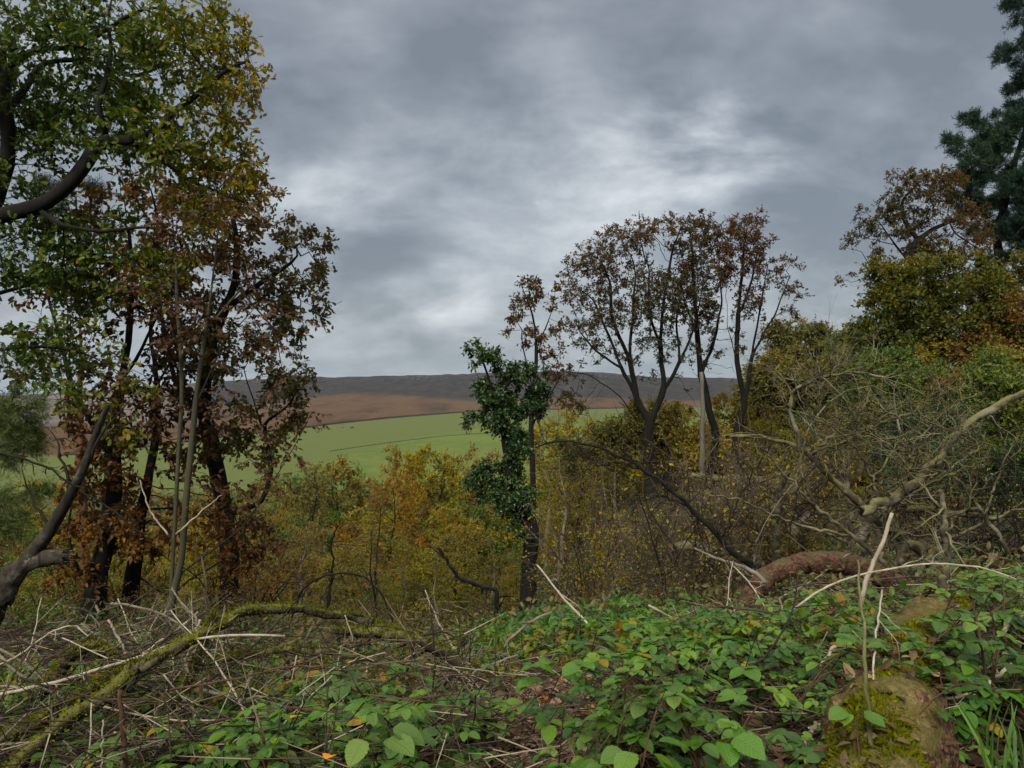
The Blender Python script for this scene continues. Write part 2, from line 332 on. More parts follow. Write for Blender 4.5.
def ground_mat():
    m, t, out = new_mat('ground')
    pos = t.node('ShaderNodeNewGeometry').outputs['Position']
    A = lambda n: t.node('ShaderNodeAttribute', attribute_name=n).outputs['Fac']
    n1, n2, n3 = t.noise(pos, 1.3, 8, .65), t.noise(pos, 9, 6, .7), t.noise(pos, 45, 4, .7)
    soil = t.ramp(n2, [(.3, (.010, .008, .005)), (.5, (.028, .020, .013)), (.68, (.060, .045, .030))])
    soil = t.mix(t.smooth(n1, .52, .68), soil, (.026, .032, .009))
    soil = t.mix(t.math('MULTIPLY', t.smooth(n3, .5, .75), .6), soil, (.075, .058, .040))
    wood = t.mix(t.noise(pos, .12, 6, .6), (.024, .028, .009), (.062, .055, .018))
    c = t.mix(A('far'), soil, wood)
    f1, f2 = t.noise(pos, .012, 6, .6), t.noise(pos, .09, 6, .7)
    f3 = t.noise(pos, .5, 5, .7)
    field = t.mix(t.smooth(f1, .35, .65), (.076, .096, .014), (.048, .084, .009))
    field = t.mix(t.smooth(f2, .42, .72), field, (.098, .098, .028))
    field = t.mix(t.math('MULTIPLY', t.smooth(f3, .45, .7), .5), field, (.055, .085, .024))
    field = t.mix(A('upper'), field, t.mix(t.smooth(f2, .4, .62), (.060, .080, .016), (.070, .080, .022)))
    c = t.mix(A('field'), c, field)
    st = t.node('ShaderNodeMapping', {0: pos}); st.inputs['Scale'].default_value = (1, .25, 1)
    m1, m2 = t.noise(st.outputs[0], .02, 9, .72), t.noise(st.outputs[0], .09, 7, .75)
    moor = t.ramp(t.math('ADD', t.math('MULTIPLY', m1, .7), t.math('MULTIPLY', m2, .3)), [(.38, (.016, .014, .007)), (.46, (.042, .024, .010)), (.54, (.070, .036, .014)), (.64, (.052, .046, .018))])
    c = t.mix(A('moor'), c, moor)
    h1 = t.noise(pos, .05, 8, .72)
    heath = t.ramp(h1, [(.38, (.006, .0055, .005)), (.5, (.014, .012, .011)), (.6, (.032, .026, .021)), (.75, (.05, .044, .04))])
    c = t.mix(A('heath'), c, heath)
    bare = t.ramp(t.noise(pos, .035, 8, .75), [(.35, (.060, .048, .044)), (.6, (.105, .088, .078)), (.75, (.13, .095, .055))])
    c = t.mix(A('bare'), c, bare)
    b = t.node('ShaderNodeBump', {'Height': t.math('ADD', n2, t.math('MULTIPLY', n3, .4)), 'Strength': .8, 'Distance': .03})
    p = t.node('ShaderNodeBsdfPrincipled', {'Base Color': c, 'Roughness': .95, 'Specular IOR Level': .1, 'Normal': b.outputs[0]})
    t.l.new(p.outputs[0], out.inputs[0]); return m

def rock_mat(name, c1, c2, moss=0.):
    return bark_mat(name, c1, c2, moss=moss, mosscol=(.07, .085, .02), scale=4, stretch=1.0, bump=.8)
M_ROCK = rock_mat('gritstone', (.16, .145, .125), (.34, .32, .28), .5)
M_WALL = rock_mat('wall_stone', (.025, .024, .022), (.06, .056, .052))

# ------------------------------------------------------------------ terrain
ANCH = [(-4, -4, .1), (0, -4, .3), (4, -4, .8), (0, 0, .05), (-3, 0, .0), (3, 0, .5), (-2, 1.5, 0), (2, 1.5, .35), (15, 40, -3.2), (25, 40, -2.4), (9, 40, -5.5), (0, 40, -11.5), (-6, 40, -12.2), (-15, 40, -13), (-30, 40, -14)]
for px, rows in ((-150, (780, 705, 672, 650, 628, 632, 650)), (50, (790, 712, 672, 645, 618, 622, 642)), (200, (785, 710, 672, 645, 614, 622, 642)), (330, (775, 708, 675, 650, 630, 640, 650)), (450, (760, 700, 668, 648, 632, 636, 645)),
                 (540, (745, 682, 652, 632, 614, 606, 602)), (650, (725, 665, 640, 618, 582, 552, 520)), (800, (705, 640, 614, 592, 556, 530, 504)), (950, (685, 622, 602, 580, 550, 528, 504)), (1150, (660, 610, 592, 572, 545, 525, 505))):
    for Y_, py in zip((3.5, 5, 7, 9, 12, 15, 20), rows): ANCH.append(tuple(((px - 512) / F * Y_, Y_, EYE - (py - 384) / F * Y_)))
for px, Y_, py in ((650, 25, 496), (700, 25, 493), (740, 25, 494), (800, 27, 492), (900, 30, 486)): ANCH.append(tuple(((px - 512) / F * Y_, Y_, EYE - (py - 384) / F * Y_)))
for d, zs in ((60, (-19, -18.5, -17.5, -12, -5, -3)), (120, (-38, -38, -37, -31, -22, -14)), (250, (-68, -69, -70, -66, -58, -50)), (350, (-74, -75, -76, -74, -70, -66)),
              (520, (-63, -63, -63, -63, -62, -60)), (750, (-48, -48, -48, -48, -47, -46)), (1000, (-35, -35, -34.5, -34, -33, -32)), (1500, (-38, -31, -25, -22, -20, -22))):
    for a, z in zip((-.7, -.33, 0, .2, .4, .75), zs): ANCH.append((d * math.tan(a), d, z))
for px, py in ((-200, 399), (0, 399), (60, 395), (130, 389), (220, 384), (300, 381), (420, 378), (470, 377), (540, 374.5), (585, 374.5), (620, 378), (760, 381), (1024, 385), (1250, 388)):
    p = W(px, py, 1850); ANCH.append(tuple(p)); ANCH.append((p[0] * 1.4, 2600, p[2] - 6)); ANCH.append((p[0] * 2.2, 4200, p[2] - 30))
ANCH = np.array(ANCH, float)
def _wc(x, y):
    d = np.hypot(x, y + 6); return np.stack([np.arctan2(x, y + 6) * 1.8, np.log(d + .3)], -1)
def _phi(A, B):
    r2 = ((A[:, None] - B[None]) ** 2).sum(-1) + 1e-12; return .5 * r2 * np.log(r2)
_c = _wc(ANCH[:, 0], ANCH[:, 1]); _n = len(_c)
_sc = np.hypot(ANCH[:, 0], ANCH[:, 1] + 6)                         # heights are interpolated as slopes, so near and far weigh alike
_M = np.zeros((_n + 3, _n + 3)); _M[:_n, :_n] = _phi(_c, _c) + np.eye(_n) * 1e-4
_M[:_n, _n] = 1; _M[:_n, _n + 1:] = _c; _M[_n:, :_n] = _M[:_n, _n:].T
_w = np.linalg.solve(_M, np.r_[ANCH[:, 2] / _sc, 0, 0, 0])
def ground_z(x, y):
    x, y = np.broadcast_arrays(np.asarray(x, float), np.asarray(y, float)); sh = x.shape
    x, y = x.ravel(), y.ravel(); out = np.empty(len(x))
    for i in range(0, len(x), 40000):
        c = _wc(x[i:i + 40000], y[i:i + 40000])
        out[i:i + 40000] = (_phi(c, _c) @ _w[:_n] + _w[_n] + c @ _w[_n + 1:]) * np.hypot(x[i:i + 40000], y[i:i + 40000] + 6)
    P = np.stack([x, y, 0 * x], -1); near = np.exp(-np.hypot(x, y) / 30)
    out += near * (.05 * wob(P, 2.2) + .03 * wob(P, 5.5)) + np.clip((y - 1500) / 250, 0, 1) * (2.0 * wob(P, .035) + 1.8 * wob(P, .09) + 1.0 * wob(P, .22))
    return out.reshape(sh)
def gz(x, y): return float(ground_z(np.array([x]), np.array([y]))[0])
def G(px, Y):
    x = (px - 512) / F * Y; return np.array([x, Y, gz(x, Y)])

def field_top(px): return np.interp(px, [-400, 80, 200, 300, 400, 480, 620, 900], [600, 640, 715, 800, 930, 1020, 1090, 1150])
az = np.linspace(-1.25, 1.25, 460); ll = np.exp(np.linspace(log(1.6), log(5200), 640))
AZ, DD = np.meshgrid(az, ll); gx, gy = DD * np.sin(AZ), DD * np.cos(AZ) - 6
gzv = ground_z(gx, gy)
mb = MB(); nr, nc = gx.shape
ii = np.arange(nr - 1)[:, None] * nc + np.arange(nc - 1)[None]
mb.add(np.stack([gx, gy, gzv], -1).reshape(-1, 3), [np.stack([ii, ii + 1, ii + nc + 1, ii + nc], -1).reshape(-1, 4)])
ground = mb.build('ground', ground_mat()); tag(ground, 'leaf strewn bank falling into a wooded valley with green fields and brown moor beyond', kind='structure')
gpx = 512 + F * gx / np.maximum(gy, 1); top = field_top(gpx) + 14 * wob(np.stack([gx, gy, 0 * gx], -1), .012)
ss = lambda v, a, b: np.clip((v - a) / (b - a), 0, 1)
hlow = 1430 + 60 * wob(np.stack([gx, gy, 0 * gx], -1), .02)
mid_line = top - 250 + np.clip((gpx - 330) * .25, -60, 60)
for nm, v in (('far', ss(gy, 12, 40)), ('field', ss(gy, 470, 490) * (1 - ss(gy - top, -4, 4))), ('moor', ss(gy - top, -4, 4)), ('heath', ss(gy, hlow - 30, hlow + 30)),
              ('upper', ss(gy - mid_line, -6, 8)), ('bare', ss(gy, 800, 900) * ss(-gpx, -215, -150))):
    a = ground.data.attributes.new(nm, 'FLOAT', 'POINT'); a.data.foreach_set('value', v.astype(np.float32).ravel())

# ------------------------------------------------------------------ the air of the valley
m_, t, out = new_mat('haze_air')
t.l.new(t.node('ShaderNodeVolumePrincipled', {'Color': (.80, .88, 1.0), 'Density': .00004, 'Anisotropy': .2}).outputs[0], out.inputs[1])
bx0, bx1, by0, by1, bz0, bz1 = -5600, 5600, -60, 5600, float(gzv.min()) - 1.5, 60.0
mb = MB(); mb.add([(x, y, z) for z in (bz0, bz1) for y in (by0, by1) for x in (bx0, bx1)], [np.array([(0, 2, 3, 1), (4, 5, 7, 6), (0, 1, 5, 4), (2, 6, 7, 3), (0, 4, 6, 2), (1, 3, 7, 5)])])
tag(mb.build('haze', m_, smooth=False), 'thin damp haze over the valley', kind='stuff')

# ------------------------------------------------------------------ tree growing
def poly_nodes(P, par, pts, step, attach=True):
    """adds a polyline to the skeleton, joined to its nearest node"""
    pts = [np.asarray(p, float) for p in pts]
    if len(P) and attach:
        d = np.linalg.norm(np.array(P) - pts[0], axis=1); cur = int(d.argmin())
    else:
        P.append(pts[0]); par.append(-1); cur = len(P) - 1
    prev = P[cur]
    for p in pts[(1 if not (len(P) and attach) or True else 0):]:
        n = max(1, int(round(np.linalg.norm(p - prev) / step))); a = prev.copy()
        for k in range(1, n + 1):
            P.append(a + (p - a) * k / n); par.append(cur); cur = len(P) - 1
        prev = p
def grow(P, par, att, step, infl, kill, iters, rng, trop=(0, 0, .05), jit=.18):
    P = np.array(P, float); par = list(par); A = np.array(att); nch = np.zeros(len(P), int)
    for p in par:
        if p >= 0: nch[p] += 1
    D = ((A[:, None] - P[None]) ** 2).sum(-1); near = D.argmin(1); nd = np.sqrt(D.min(1))
    for it in range(iters):
        m = nd < infl
        if not m.any(): break
        vec = unit(A[m] - P[near[m]]); dirs = np.zeros((len(P), 3)); np.add.at(dirs, near[m], vec)
        u = np.unique(near[m]); u = u[nch[u] < 4]
        if not len(u): break
        dv = unit(unit(dirs[u]) + rng.normal(size=(len(u), 3)) * jit + np.array(trop))
        new = P[u] + dv * step; base = len(P)
        P = np.concatenate([P, new]); par += list(u); nch[u] += 1; nch = np.concatenate([nch, np.zeros(len(new), int)])
        d = np.sqrt(((A[:, None] - new[None]) ** 2).sum(-1)); k = d.argmin(1); dm = d[np.arange(len(A)), k]
        b = dm < nd; near[b] = base + k[b]; nd[b] = dm[b]
        keep = nd > kill; A, near, nd = A[keep], near[keep], nd[keep]
        if not len(A): break
    return P, np.array(par)
def radii(par, R0, rtip):
    n = len(par); acc = np.zeros(n); ch = np.zeros(n, int)
    for p in par:
        if p >= 0: ch[p] += 1
    acc[ch == 0] = 1
    for i in range(n - 1, 0, -1):
        if par[i] >= 0: acc[par[i]] += acc[i]
    e = log(R0 / rtip) / log(max(acc.max(), 2)); return rtip * acc ** e, acc
def wood(P, par, r, rng, thick=.014, n=8, rough=.06, mbT=None, mbt=None):
    """chains of thick tubes in mbT, thin twigs in mbt"""
    mbT = mbT or MB(); mbt = mbt or MB()
    kids = [[] for _ in P]
    for i, p in enumerate(par):
        if p >= 0: kids[p].append(i)
    for k in kids: k.sort(key=lambda c: -r[c])
    start = [i for i in range(len(P)) if par[i] < 0] + [c for k in kids for c in k[1:]]
    thin = []
    for s0 in start:
        ch = [s0]
        while kids[ch[-1]]: ch.append(kids[ch[-1]][0])
        pts, rr = [P[i] for i in ch], [r[i] for i in ch]
        if par[s0] >= 0: pts.insert(0, P[par[s0]]); rr.insert(0, min(r[par[s0]] * .8, r[s0] * 1.1))
        rr = np.array(rr); k = int((rr > thick).sum())
        if k >= 2:
            q = np.array(pts[:k + 1]); w = rr[:len(q)]
            nn = n if w[0] > .06 else (6 if w[0] > .03 else 5)
            if len(q) > 3:                                   # smoother limbs
                q2 = q.copy(); q2[1:-1] = .5 * q[1:-1] + .25 * (q[:-2] + q[2:]); q = q2
            mbT.tube(q, w, nn, rough=rough, rng=rng)
        else: k = 0
        for a in range(max(k - 1, 0), len(pts) - 1): thin.append((pts[a], pts[a + 1], rr[a], rr[a + 1]))
    if thin:
        A = np.array([x[0] for x in thin]); B = np.array([x[1] for x in thin])
        mbt.sticks(A, B, np.array([x[2] for x in thin]), np.array([x[3] for x in thin]), rng.uniform(0, 1, len(A)))
    return mbT, mbt
def ellipsoid(c, rad, n, rng, clump=0, hollow=.5):
    u = unit(rng.normal(size=(n, 3))) * (rng.uniform(hollow ** 3, 1, (n, 1)) ** (1 / 3))
    if clump:
        k = unit(rng.normal(size=(clump, 3))) * (rng.uniform(.15, 1, (clump, 1)) ** (1 / 3))
        u = k[rng.integers(0, clump, n)] * .85 + rng.normal(size=(n, 3)) * .13
    return np.asarray(c) + u * np.asarray(rad)
def pxblob(px, py, rx, ry, Y, n, rng, dY=0., clump=0, deep=1.0):
    c = W(px, py, Y + dY); s = (Y + dY) / F
    return ellipsoid(c, (rx * s, (rx + ry) * .5 * s * deep, ry * s), n, rng, clump)
def foliage(P, par, acc, rng, spec, wmb):
    """leaf sprays on the outer twigs: small twigs go into wmb, leaves into the returned builder"""
    lb = MB(); cand = np.where((acc <= spec.get('acc', 2)) & (np.arange(len(P)) > 4))[0]
    if 'keep' in spec: cand = cand[spec['keep'](P[cand])]
    if not len(cand): return None
    ns = spec['sprays']; i = rng.choice(cand, ns); base = P[i]
    d0 = unit(P[i] - P[np.maximum(par[i], 0)])
    d = unit(d0 + rng.normal(size=(ns, 3)) * .75 + np.array([0, 0, spec.get('lift', .1)]))
    L = rng.uniform(.5, 1.2, ns) * spec['spray']; tip = base + d * L[:, None] + np.array([0, 0, -.15]) * L[:, None]
    if spec.get('twig', 0): wmb.sticks(base, tip, spec['twig'], spec['twig'] * .5, rng.uniform(0, 1, ns))
    k = spec['per']; tpos = rng.uniform(.25, 1.05, (ns, k)); LP = base[:, None] + (tip - base)[:, None] * tpos[..., None]
    LD = unit(d[:, None] * .6 + rng.normal(size=(ns, k, 3)) * .8 + np.array([0, 0, spec.get('hang', -.2)]))
    LP, LD = LP.reshape(-1, 3), LD.reshape(-1, 3)
    v = spec.get('v0', .5) + spec.get('clumpv', .25) * wob(LP, spec.get('vs', 1.3)) + rng.normal(size=len(LP)) * spec.get('vr', .17)
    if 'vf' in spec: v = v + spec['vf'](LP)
    leaves(lb, LP, LD, spec['size'] * rng.uniform(.65, 1.25, len(LP)), spec['shape'], rng, up=spec.get('up', .5), var=np.clip(v, 0, 1))
    return lb
def tree(name, label, cat, base, polys, R0, att, leaf=None, mats=(None, None), step=.3, infl=3., kill=.35, iters=90, rtip=.004, seed=1, trop=(0, 0, .05),
         group=None, jit=.18, thick=.014, n=8, extra=None, rough=.06):
    rng = np.random.default_rng(seed); base = np.asarray(base, float)
    P, par = [], []
    for q in polys: poly_nodes(P, par, q, step)
    if att is not None and len(att): P, par = grow(P, par, att, step, infl, kill, iters, rng, trop, jit)
    else: P, par = np.array(P), np.array(par)
    if len(P): P = P + np.where(np.arange(len(P))[:, None] > 2, rng.normal(size=P.shape) * step * .09, 0)
    r, acc = radii(par, R0, rtip); P = P - base
    # flare at the foot
    r = r * (1 + .5 * np.exp(-np.maximum(P[:, 2], 0) / (R0 * 2.2)) * (r > R0 * .5))
    mbT, mbt = wood(P, par, r, rng, thick, n, rough)
    root = empty(name, base, label, cat, group)
    lb = foliage(P, par, acc, rng, leaf, mbt) if leaf else None
    if mbT.n: mbT.build('trunk', mats[0], root)
    if mbt.n: mbt.build('twigs', mats[1], root)
    if lb: lb.build('crown', leaf['mat'], root, smooth=False)
    return root
def pp(Y, *pts):
    """pixel polyline at depth Y, optional third value = metres nearer or farther"""
    return [W(p[0], p[1], Y + (p[2] if len(p) > 2 else 0)) for p in pts]
def foot(Y, px, py, dY=0.):
    """the foot of a tree on the terrain below an outline point"""
    p = W(px, py, Y + dY); return np.array([p[0], p[1], gz(p[0], p[1]) - .05])

# ------------------------------------------------------------------ the trees that frame the view
rg = np.random.default_rng(11)
# big green oak whose limbs reach in from the left
Y = 9.5
base = foot(Y, -120, 650)
polys = [[base] + pp(Y, (-108, 520), (-88, 400), (-60, 320), (-32, 258)),
         pp(Y, (-60, 320), (-25, 235, -.2), (0, 216, -.4), (38, 207, -.5), (72, 182, -.5), (93, 152, -.4), (109, 138, -.4)),
         pp(Y, (109, 138, -.4), (101, 118, -.5), (97, 92, -.5), (110, 70, -.3), (113, 45, -.2), (108, 12), (114, -30)),
         pp(Y, (109, 138, -.4), (133, 141, -.4), (160, 130, -.3), (175, 112), (200, 90), (225, 70), (250, 60)),
         pp(Y, (140, 141, -.4), (158, 158, -.2), (185, 178), (215, 190), (235, 200)),
         pp(Y, (38, 207, -.5), (62, 226, -.6), (100, 233, -.6), (150, 226, -.5), (185, 240)),
         pp(Y, (-32, 258), (-4, 200), (8, 152), (6, 100), (2, 55), (-5, 5), (-10, -40)),
         pp(Y, (3, 70), (40, 45), (78, 50), (110, 25), (150, 5)), pp(Y, (6, 110), (45, 62, .5), (90, 60, .8), (130, 78, .8), (180, 60, .6)),
         pp(Y, (-80, 380), (-40, 362, -.6), (0, 348, -1), (45, 347, -1), (85, 352, -1), (118, 372, -1), (142, 386, -1)),
         pp(Y, (0, 348, -1), (35, 375, -1.2), (70, 392, -1.3), (100, 410, -1.3), (130, 435, -1.3)),
         pp(Y, (-60, 320), (-20, 300, .4), (30, 285, .6), (70, 270, .6), (110, 285, .6))]
att = np.concatenate([pxblob(*b, rng=rg, clump=c) for b, c in (
    (((40, 60, 110, 85), Y, 420), 26), (((140, 50, 85, 70), Y, 330), 20), (((205, 45, 40, 55), Y, 150), 10), (((235, 95, 34, 52), Y, 170), 9), (((150, 150, 90, 60), Y, 300), 18), (((215, 190, 50, 50), Y, 170), 10),
    (((50, 265, 85, 45), Y, 250), 14), (((125, 265, 70, 50), Y, 170), 10), (((60, 350, 75, 28), Y - .8, 110), 9), (((15, 170, 50, 60), Y, 120), 8))
    for b in [(*b[0], *b[1:])]])
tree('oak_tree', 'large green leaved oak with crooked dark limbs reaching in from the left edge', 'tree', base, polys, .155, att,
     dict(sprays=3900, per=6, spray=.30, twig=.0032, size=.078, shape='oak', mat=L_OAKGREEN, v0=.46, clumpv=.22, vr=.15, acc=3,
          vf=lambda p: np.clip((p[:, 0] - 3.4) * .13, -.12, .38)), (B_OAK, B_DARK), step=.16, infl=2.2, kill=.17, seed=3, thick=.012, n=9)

# oak behind it, with thinning brown leaves and a leaning stem
Y = 12.5
base = foot(Y, 230, 612)
polys = [[base] + pp(Y, (231, 570), (226, 530), (217, 470), (206, 425), (203, 385), (210, 345), (222, 310), (235, 285)),
         pp(Y, (224, 520), (243, 508), (262, 503), (272, 470), (262, 425), (254, 398), (243, 370)),
         pp(Y, (206, 425), (190, 400), (176, 385), (165, 350), (160, 300), (155, 250)), pp(Y, (222, 310), (250, 290), (282, 270), (300, 255), (320, 250)),
         pp(Y, (235, 285), (238, 240), (228, 200)), pp(Y, (262, 425), (290, 405, -.3), (300, 380, -.3))]
att = np.concatenate([pxblob(*b, rng=rg, clump=12) for b in ((265, 250, 55, 50, Y, 200), (310, 260, 30, 30, Y, 80), (275, 320, 35, 40, Y, 120), (220, 220, 50, 55, Y, 200), (175, 250, 50, 60, Y, 140), (250, 190, 30, 45, Y, 90), (285, 395, 25, 45, Y, 60), (210, 340, 50, 50, Y, 160), (265, 440, 45, 40, Y, 80), (300, 300, 30, 40, Y, 60), (185, 180, 60, 50, Y, 120))])
tree('oak_tree', 'brown leaved oak with a bent dark trunk behind the thin rowan sapling', 'tree', base, polys, .15, att,
     dict(sprays=2800, per=5, spray=.24, twig=.003, size=.085, shape='oak', mat=L_OAKOCH, v0=.55, clumpv=.28, acc=2, hang=-.3), (B_DARK, B_DARK), step=.2, infl=2.2, kill=.22, seed=5)

# two dark trunks at the left, hung with dead brown leaves
Y = 11.2
base = foot(Y, 92, 606)
polys = [[base] + pp(Y, (98, 570), (106, 530), (114, 480), (112, 430), (122, 380), (128, 330), (134, 280), (128, 230), (120, 180)), pp(Y, (113, 450), (90, 420), (72, 385), (60, 330), (40, 280)),
         pp(Y, (122, 380), (142, 350), (158, 320), (170, 280)), pp(Y, (92, 596), (72, 560), (66, 520), (82, 480))]
att = np.concatenate([pxblob(*b, rng=rg, clump=10) for b in ((110, 250, 60, 60, Y, 160), (140, 330, 45, 60, Y, 130), (120, 500, 60, 50, Y, 260), (85, 535, 45, 45, Y, 150), (110, 425, 60, 50, Y, 150), (60, 300, 50, 50, Y, 100), (75, 370, 50, 50, Y, 80))])
tree('beech_tree', 'dark double limbed tree clad low down in dead brown leaves at the left', 'tree', base, polys, .15, att,
     dict(sprays=1500, per=5, spray=.24, twig=.003, size=.085, shape='ellip', mat=L_BROWN, v0=.42, clumpv=.25, acc=2, hang=-.45), (B_DARK, B_DARK), step=.2, infl=2.2, kill=.22, seed=8)
base = foot(11.8, 128, 606)
Y = 11.8
polys = [[base] + pp(Y, (134, 560), (142, 510), (152, 460), (158, 410), (157, 372), (150, 330), (158, 280)), pp(Y, (157, 385), (170, 365), (178, 345), (190, 300)), pp(Y, (134, 575), (156, 588), (168, 600))]
att = np.concatenate([pxblob(*b, rng=rg, clump=10) for b in ((160, 290, 40, 50, Y, 120), (180, 420, 45, 60, Y, 130), (150, 520, 45, 50, Y, 160), (205, 520, 45, 45, Y, 130), (250, 545, 35, 40, Y, 70))])
tree('beech_tree', 'slimmer dark trunk forking behind the rowan sapling, with maroon dead leaves', 'tree', base, polys, .12, att,
     dict(sprays=950, per=5, spray=.24, twig=.003, size=.085, shape='ellip', mat=L_BROWN, v0=.35, clumpv=.22, acc=2, hang=-.45), (B_DARK, B_DARK), step=.2, infl=2.2, kill=.22, seed=9)

# rowan sapling with two thin stems and drooping maroon leaflets
Y = 6.6
base = foot(Y, 166, 640)
polys = [[base] + pp(Y, (171, 590), (175, 520), (178, 460), (182, 400), (181, 350), (177, 310), (176, 260), (170, 190)), ]
P0 = base + np.array([.07, .05, .05])
polys2 = [pp(Y, (168, 610), (182, 560), (186, 500), (192, 440), (197, 390), (206, 330), (214, 270), (222, 200)), pp(Y, (178, 575), (210, 552), (240, 530), (262, 500), (285, 462), (298, 440), (312, 412)),
          pp(Y, (196, 400), (225, 340), (262, 300), (300, 318)), pp(Y, (206, 330), (240, 290), (275, 330), (283, 375)), pp(Y, (176, 300), (150, 270), (120, 260)), pp(Y, (182, 400), (150, 390), (120, 360))]
att = np.concatenate([pxblob(*b, rng=rg, clump=8) for b in ((215, 290, 55, 60, Y, 110), (260, 350, 30, 50, Y, 60), (160, 270, 50, 60, Y, 70), (230, 400, 40, 30, Y, 40), (200, 200, 60, 50, Y, 90), (235, 480, 30, 40, Y, 30))])
def rowan_extra(root_polys, seed):
    rng = np.random.default_rng(seed)
    P, par = [], []
    for q in root_polys: poly_nodes(P, par, q, .14)
    P, par = grow(P, par, att, .14, 1.5, .2, 60, rng, (0, 0, .02), .2)
    r, acc = radii(par, .042, .0024); P = P - base; r = r * (1 + .6 * np.exp(-np.maximum(P[:, 2], 0) / .15) * (r > .03))
    T, t_ = wood(P, par, r, rng, .010, 8, .04)
    root = empty('rowan_sapling', base, 'slender olive barked rowan sapling with two thin stems and drooping maroon leaflets', 'sapling')
    lb = MB(); cand = np.where((acc <= 4) & (P[:, 2] > 1.0))[0]; k = 380; i = rng.choice(cand, k)
    az_ = rng.uniform(0, 2 * pi, k); d = unit(np.stack([np.cos(az_), np.sin(az_), rng.uniform(-.9, .25, k)], -1)); L = rng.uniform(.12, .22, k)
    tip = P[i] + d * L[:, None] - np.array([0, 0, .03]); t_.sticks(P[i], tip, .0014, .0008, .4)
    sd = unit(np.cross(d, [0, 0, 1]) + rng.normal(size=(k, 3)) * .15)
    for f in (.3, .45, .6, .75, .9):
        for sgn in (-1, 1):
            LP = P[i] + (tip - P[i]) * f; LD = unit(sd * sgn + d * .6 + np.array([0, 0, -.35]) + rng.normal(size=(k, 3)) * .3); kp = rng.uniform(size=k) < .62
            leaves(lb, LP[kp], LD[kp], rng.uniform(.03, .056, kp.sum()), 'ellip', rng, up=.8, roll=.5, var=np.clip(.4 + .25 * wob(LP[kp], 2) + rng.normal(size=kp.sum()) * .18, 0, 1))
    LP = P[i] + (tip - P[i]); leaves(lb, LP, d, .05, 'ellip', rng, up=.8, roll=.3, var=.5)
    T.build('stems', B_SAP, root); t_.build('twigs', B_TWIG, root); lb.build('leaflets', L_MAROON, root, smooth=False)
rowan_extra(polys + polys2, 21)

# thin reddish pine with dead side twigs
Y = 16
base = foot(Y, 86, 590)
polys = [[base] + pp(Y, (84, 540), (81, 470), (80, 400), (80, 330), (78, 260), (76, 200))] + [pp(Y, (80, a), (80 + s * 16, a - 4 + d), (80 + s * 34, a + d)) for a, s, d in ((330, 1, 8), (352, -1, 10), (385, 1, 14), (408, -1, -6), (425, -1, 4), (446, 1, 12), (441, -1, 2), (470, -1, 6), (486, 1, -8))]
att = np.concatenate([pxblob(80, 200, 50, 40, Y, 60, rg, clump=6), pxblob(70, 400, 35, 70, Y, 26, rg)])
tree('pine_tree', 'thin pine with a reddish trunk and bare side twigs seen between the left trunks', 'tree', base, polys, .10, att,
     dict(sprays=500, per=12, spray=.3, twig=.004, size=.10, shape='needle', mat=L_PINE, v0=.5, acc=2, lift=.3, keep=lambda p: p[:, 2] > 6.2), (B_PINE, B_TWIG), step=.25, infl=2, kill=.3, seed=31)

# soft needled larch boughs at the left edge
Y = 7.5
base = foot(Y, -70, 640)
polys = [[base] + pp(Y, (-72, 540), (-66, 440), (-62, 360), (-60, 250))] + [pp(Y, (-64, a), (-30, a + 14), (10, a + 26), (w, a + 20)) for a, w in ((385, 40), (425, 34), (470, 38), (405, 22), (500, 18))]
att = np.concatenate([pxblob(8, 440, 30, 46, Y, 90, rg, clump=12), pxblob(0, 520, 24, 24, Y, 30, rg, clump=4)])
tree('larch_tree', 'soft green needled larch boughs poking in at the left edge', 'tree', base, polys, .09, att,
     dict(sprays=1500, per=22, spray=.20, twig=.002, size=.055, shape='needle', mat=L_LARCH, v0=.5, acc=3, up=.2), (B_DARK, B_TWIG), step=.14, infl=1.2, kill=.18, seed=33)

# leaning half dead stem with a broken stub
Y = 6.4
base = foot(Y, -30, 700)
tr = empty('leaning_dead_tree', base, 'leaning grey half dead stem with a broken hollow stub at the left edge', 'dead tree')
m = MB(); rng = np.random.default_rng(41)
def dens_line(pts, n=24, wob_=.0, rng=rng):
    pts = np.array(pts); d = np.r_[0, np.cumsum(np.linalg.norm(np.diff(pts, axis=0), axis=1))]; u = np.linspace(0, d[-1], n)
    try: q = np.stack([np.interp(u, d, pts[:, i]) for i in range(3)], -1)
    except Exception: q = pts
    for _ in range(2): q[1:-1] = .5 * q[1:-1] + .25 * (q[:-2] + q[2:])
    if wob_: q[1:-1] += rng.normal(size=q[1:-1].shape) * wob_
    return q
m.tube(dens_line([base] + pp(Y, (-18, 640), (4, 590), (28, 560), (52, 528), (72, 492), (84, 470), (94, 436), (108, 405))) - base, np.linspace(.095, .018, 24), 12, rough=.14, rng=rng)
m.build('trunk', B_LEAN, tr)
m = MB(); q = dens_line(pp(Y, (0, 600), (10, 578), (28, 563), (48, 558), (66, 557)), 16) - base
m.log(q, np.linspace(.095, .062, 16), 26, 50, .22, 14, rng, .8)
for k in range(9): a = rng.uniform(0, 6.28); e = q[-1] + np.array([0, math.cos(a), math.sin(a)]) * .052; m.sticks((e - [.06, 0, 0])[None], (e + [rng.uniform(.01, .07), 0, 0])[None], .016, .003)
m.build('broken_stub', bark_mat('broken_grey_wood', (.014, .011, .008), (.06, .05, .036), scale=14, stretch=.5, c3=(.15, .135, .105)), tr)
m = MB()
for a in ((84, 470, 110, 420, 130, 400), (72, 492, 60, 450, 50, 430), (52, 528, 30, 500, 22, 470)):
    m.tube(dens_line(pp(Y, a[:2], a[2:4], a[4:]), 8, .01) - base, np.linspace(.018, .004, 8), 5)
m.build('twigs', B_TWIG, tr)

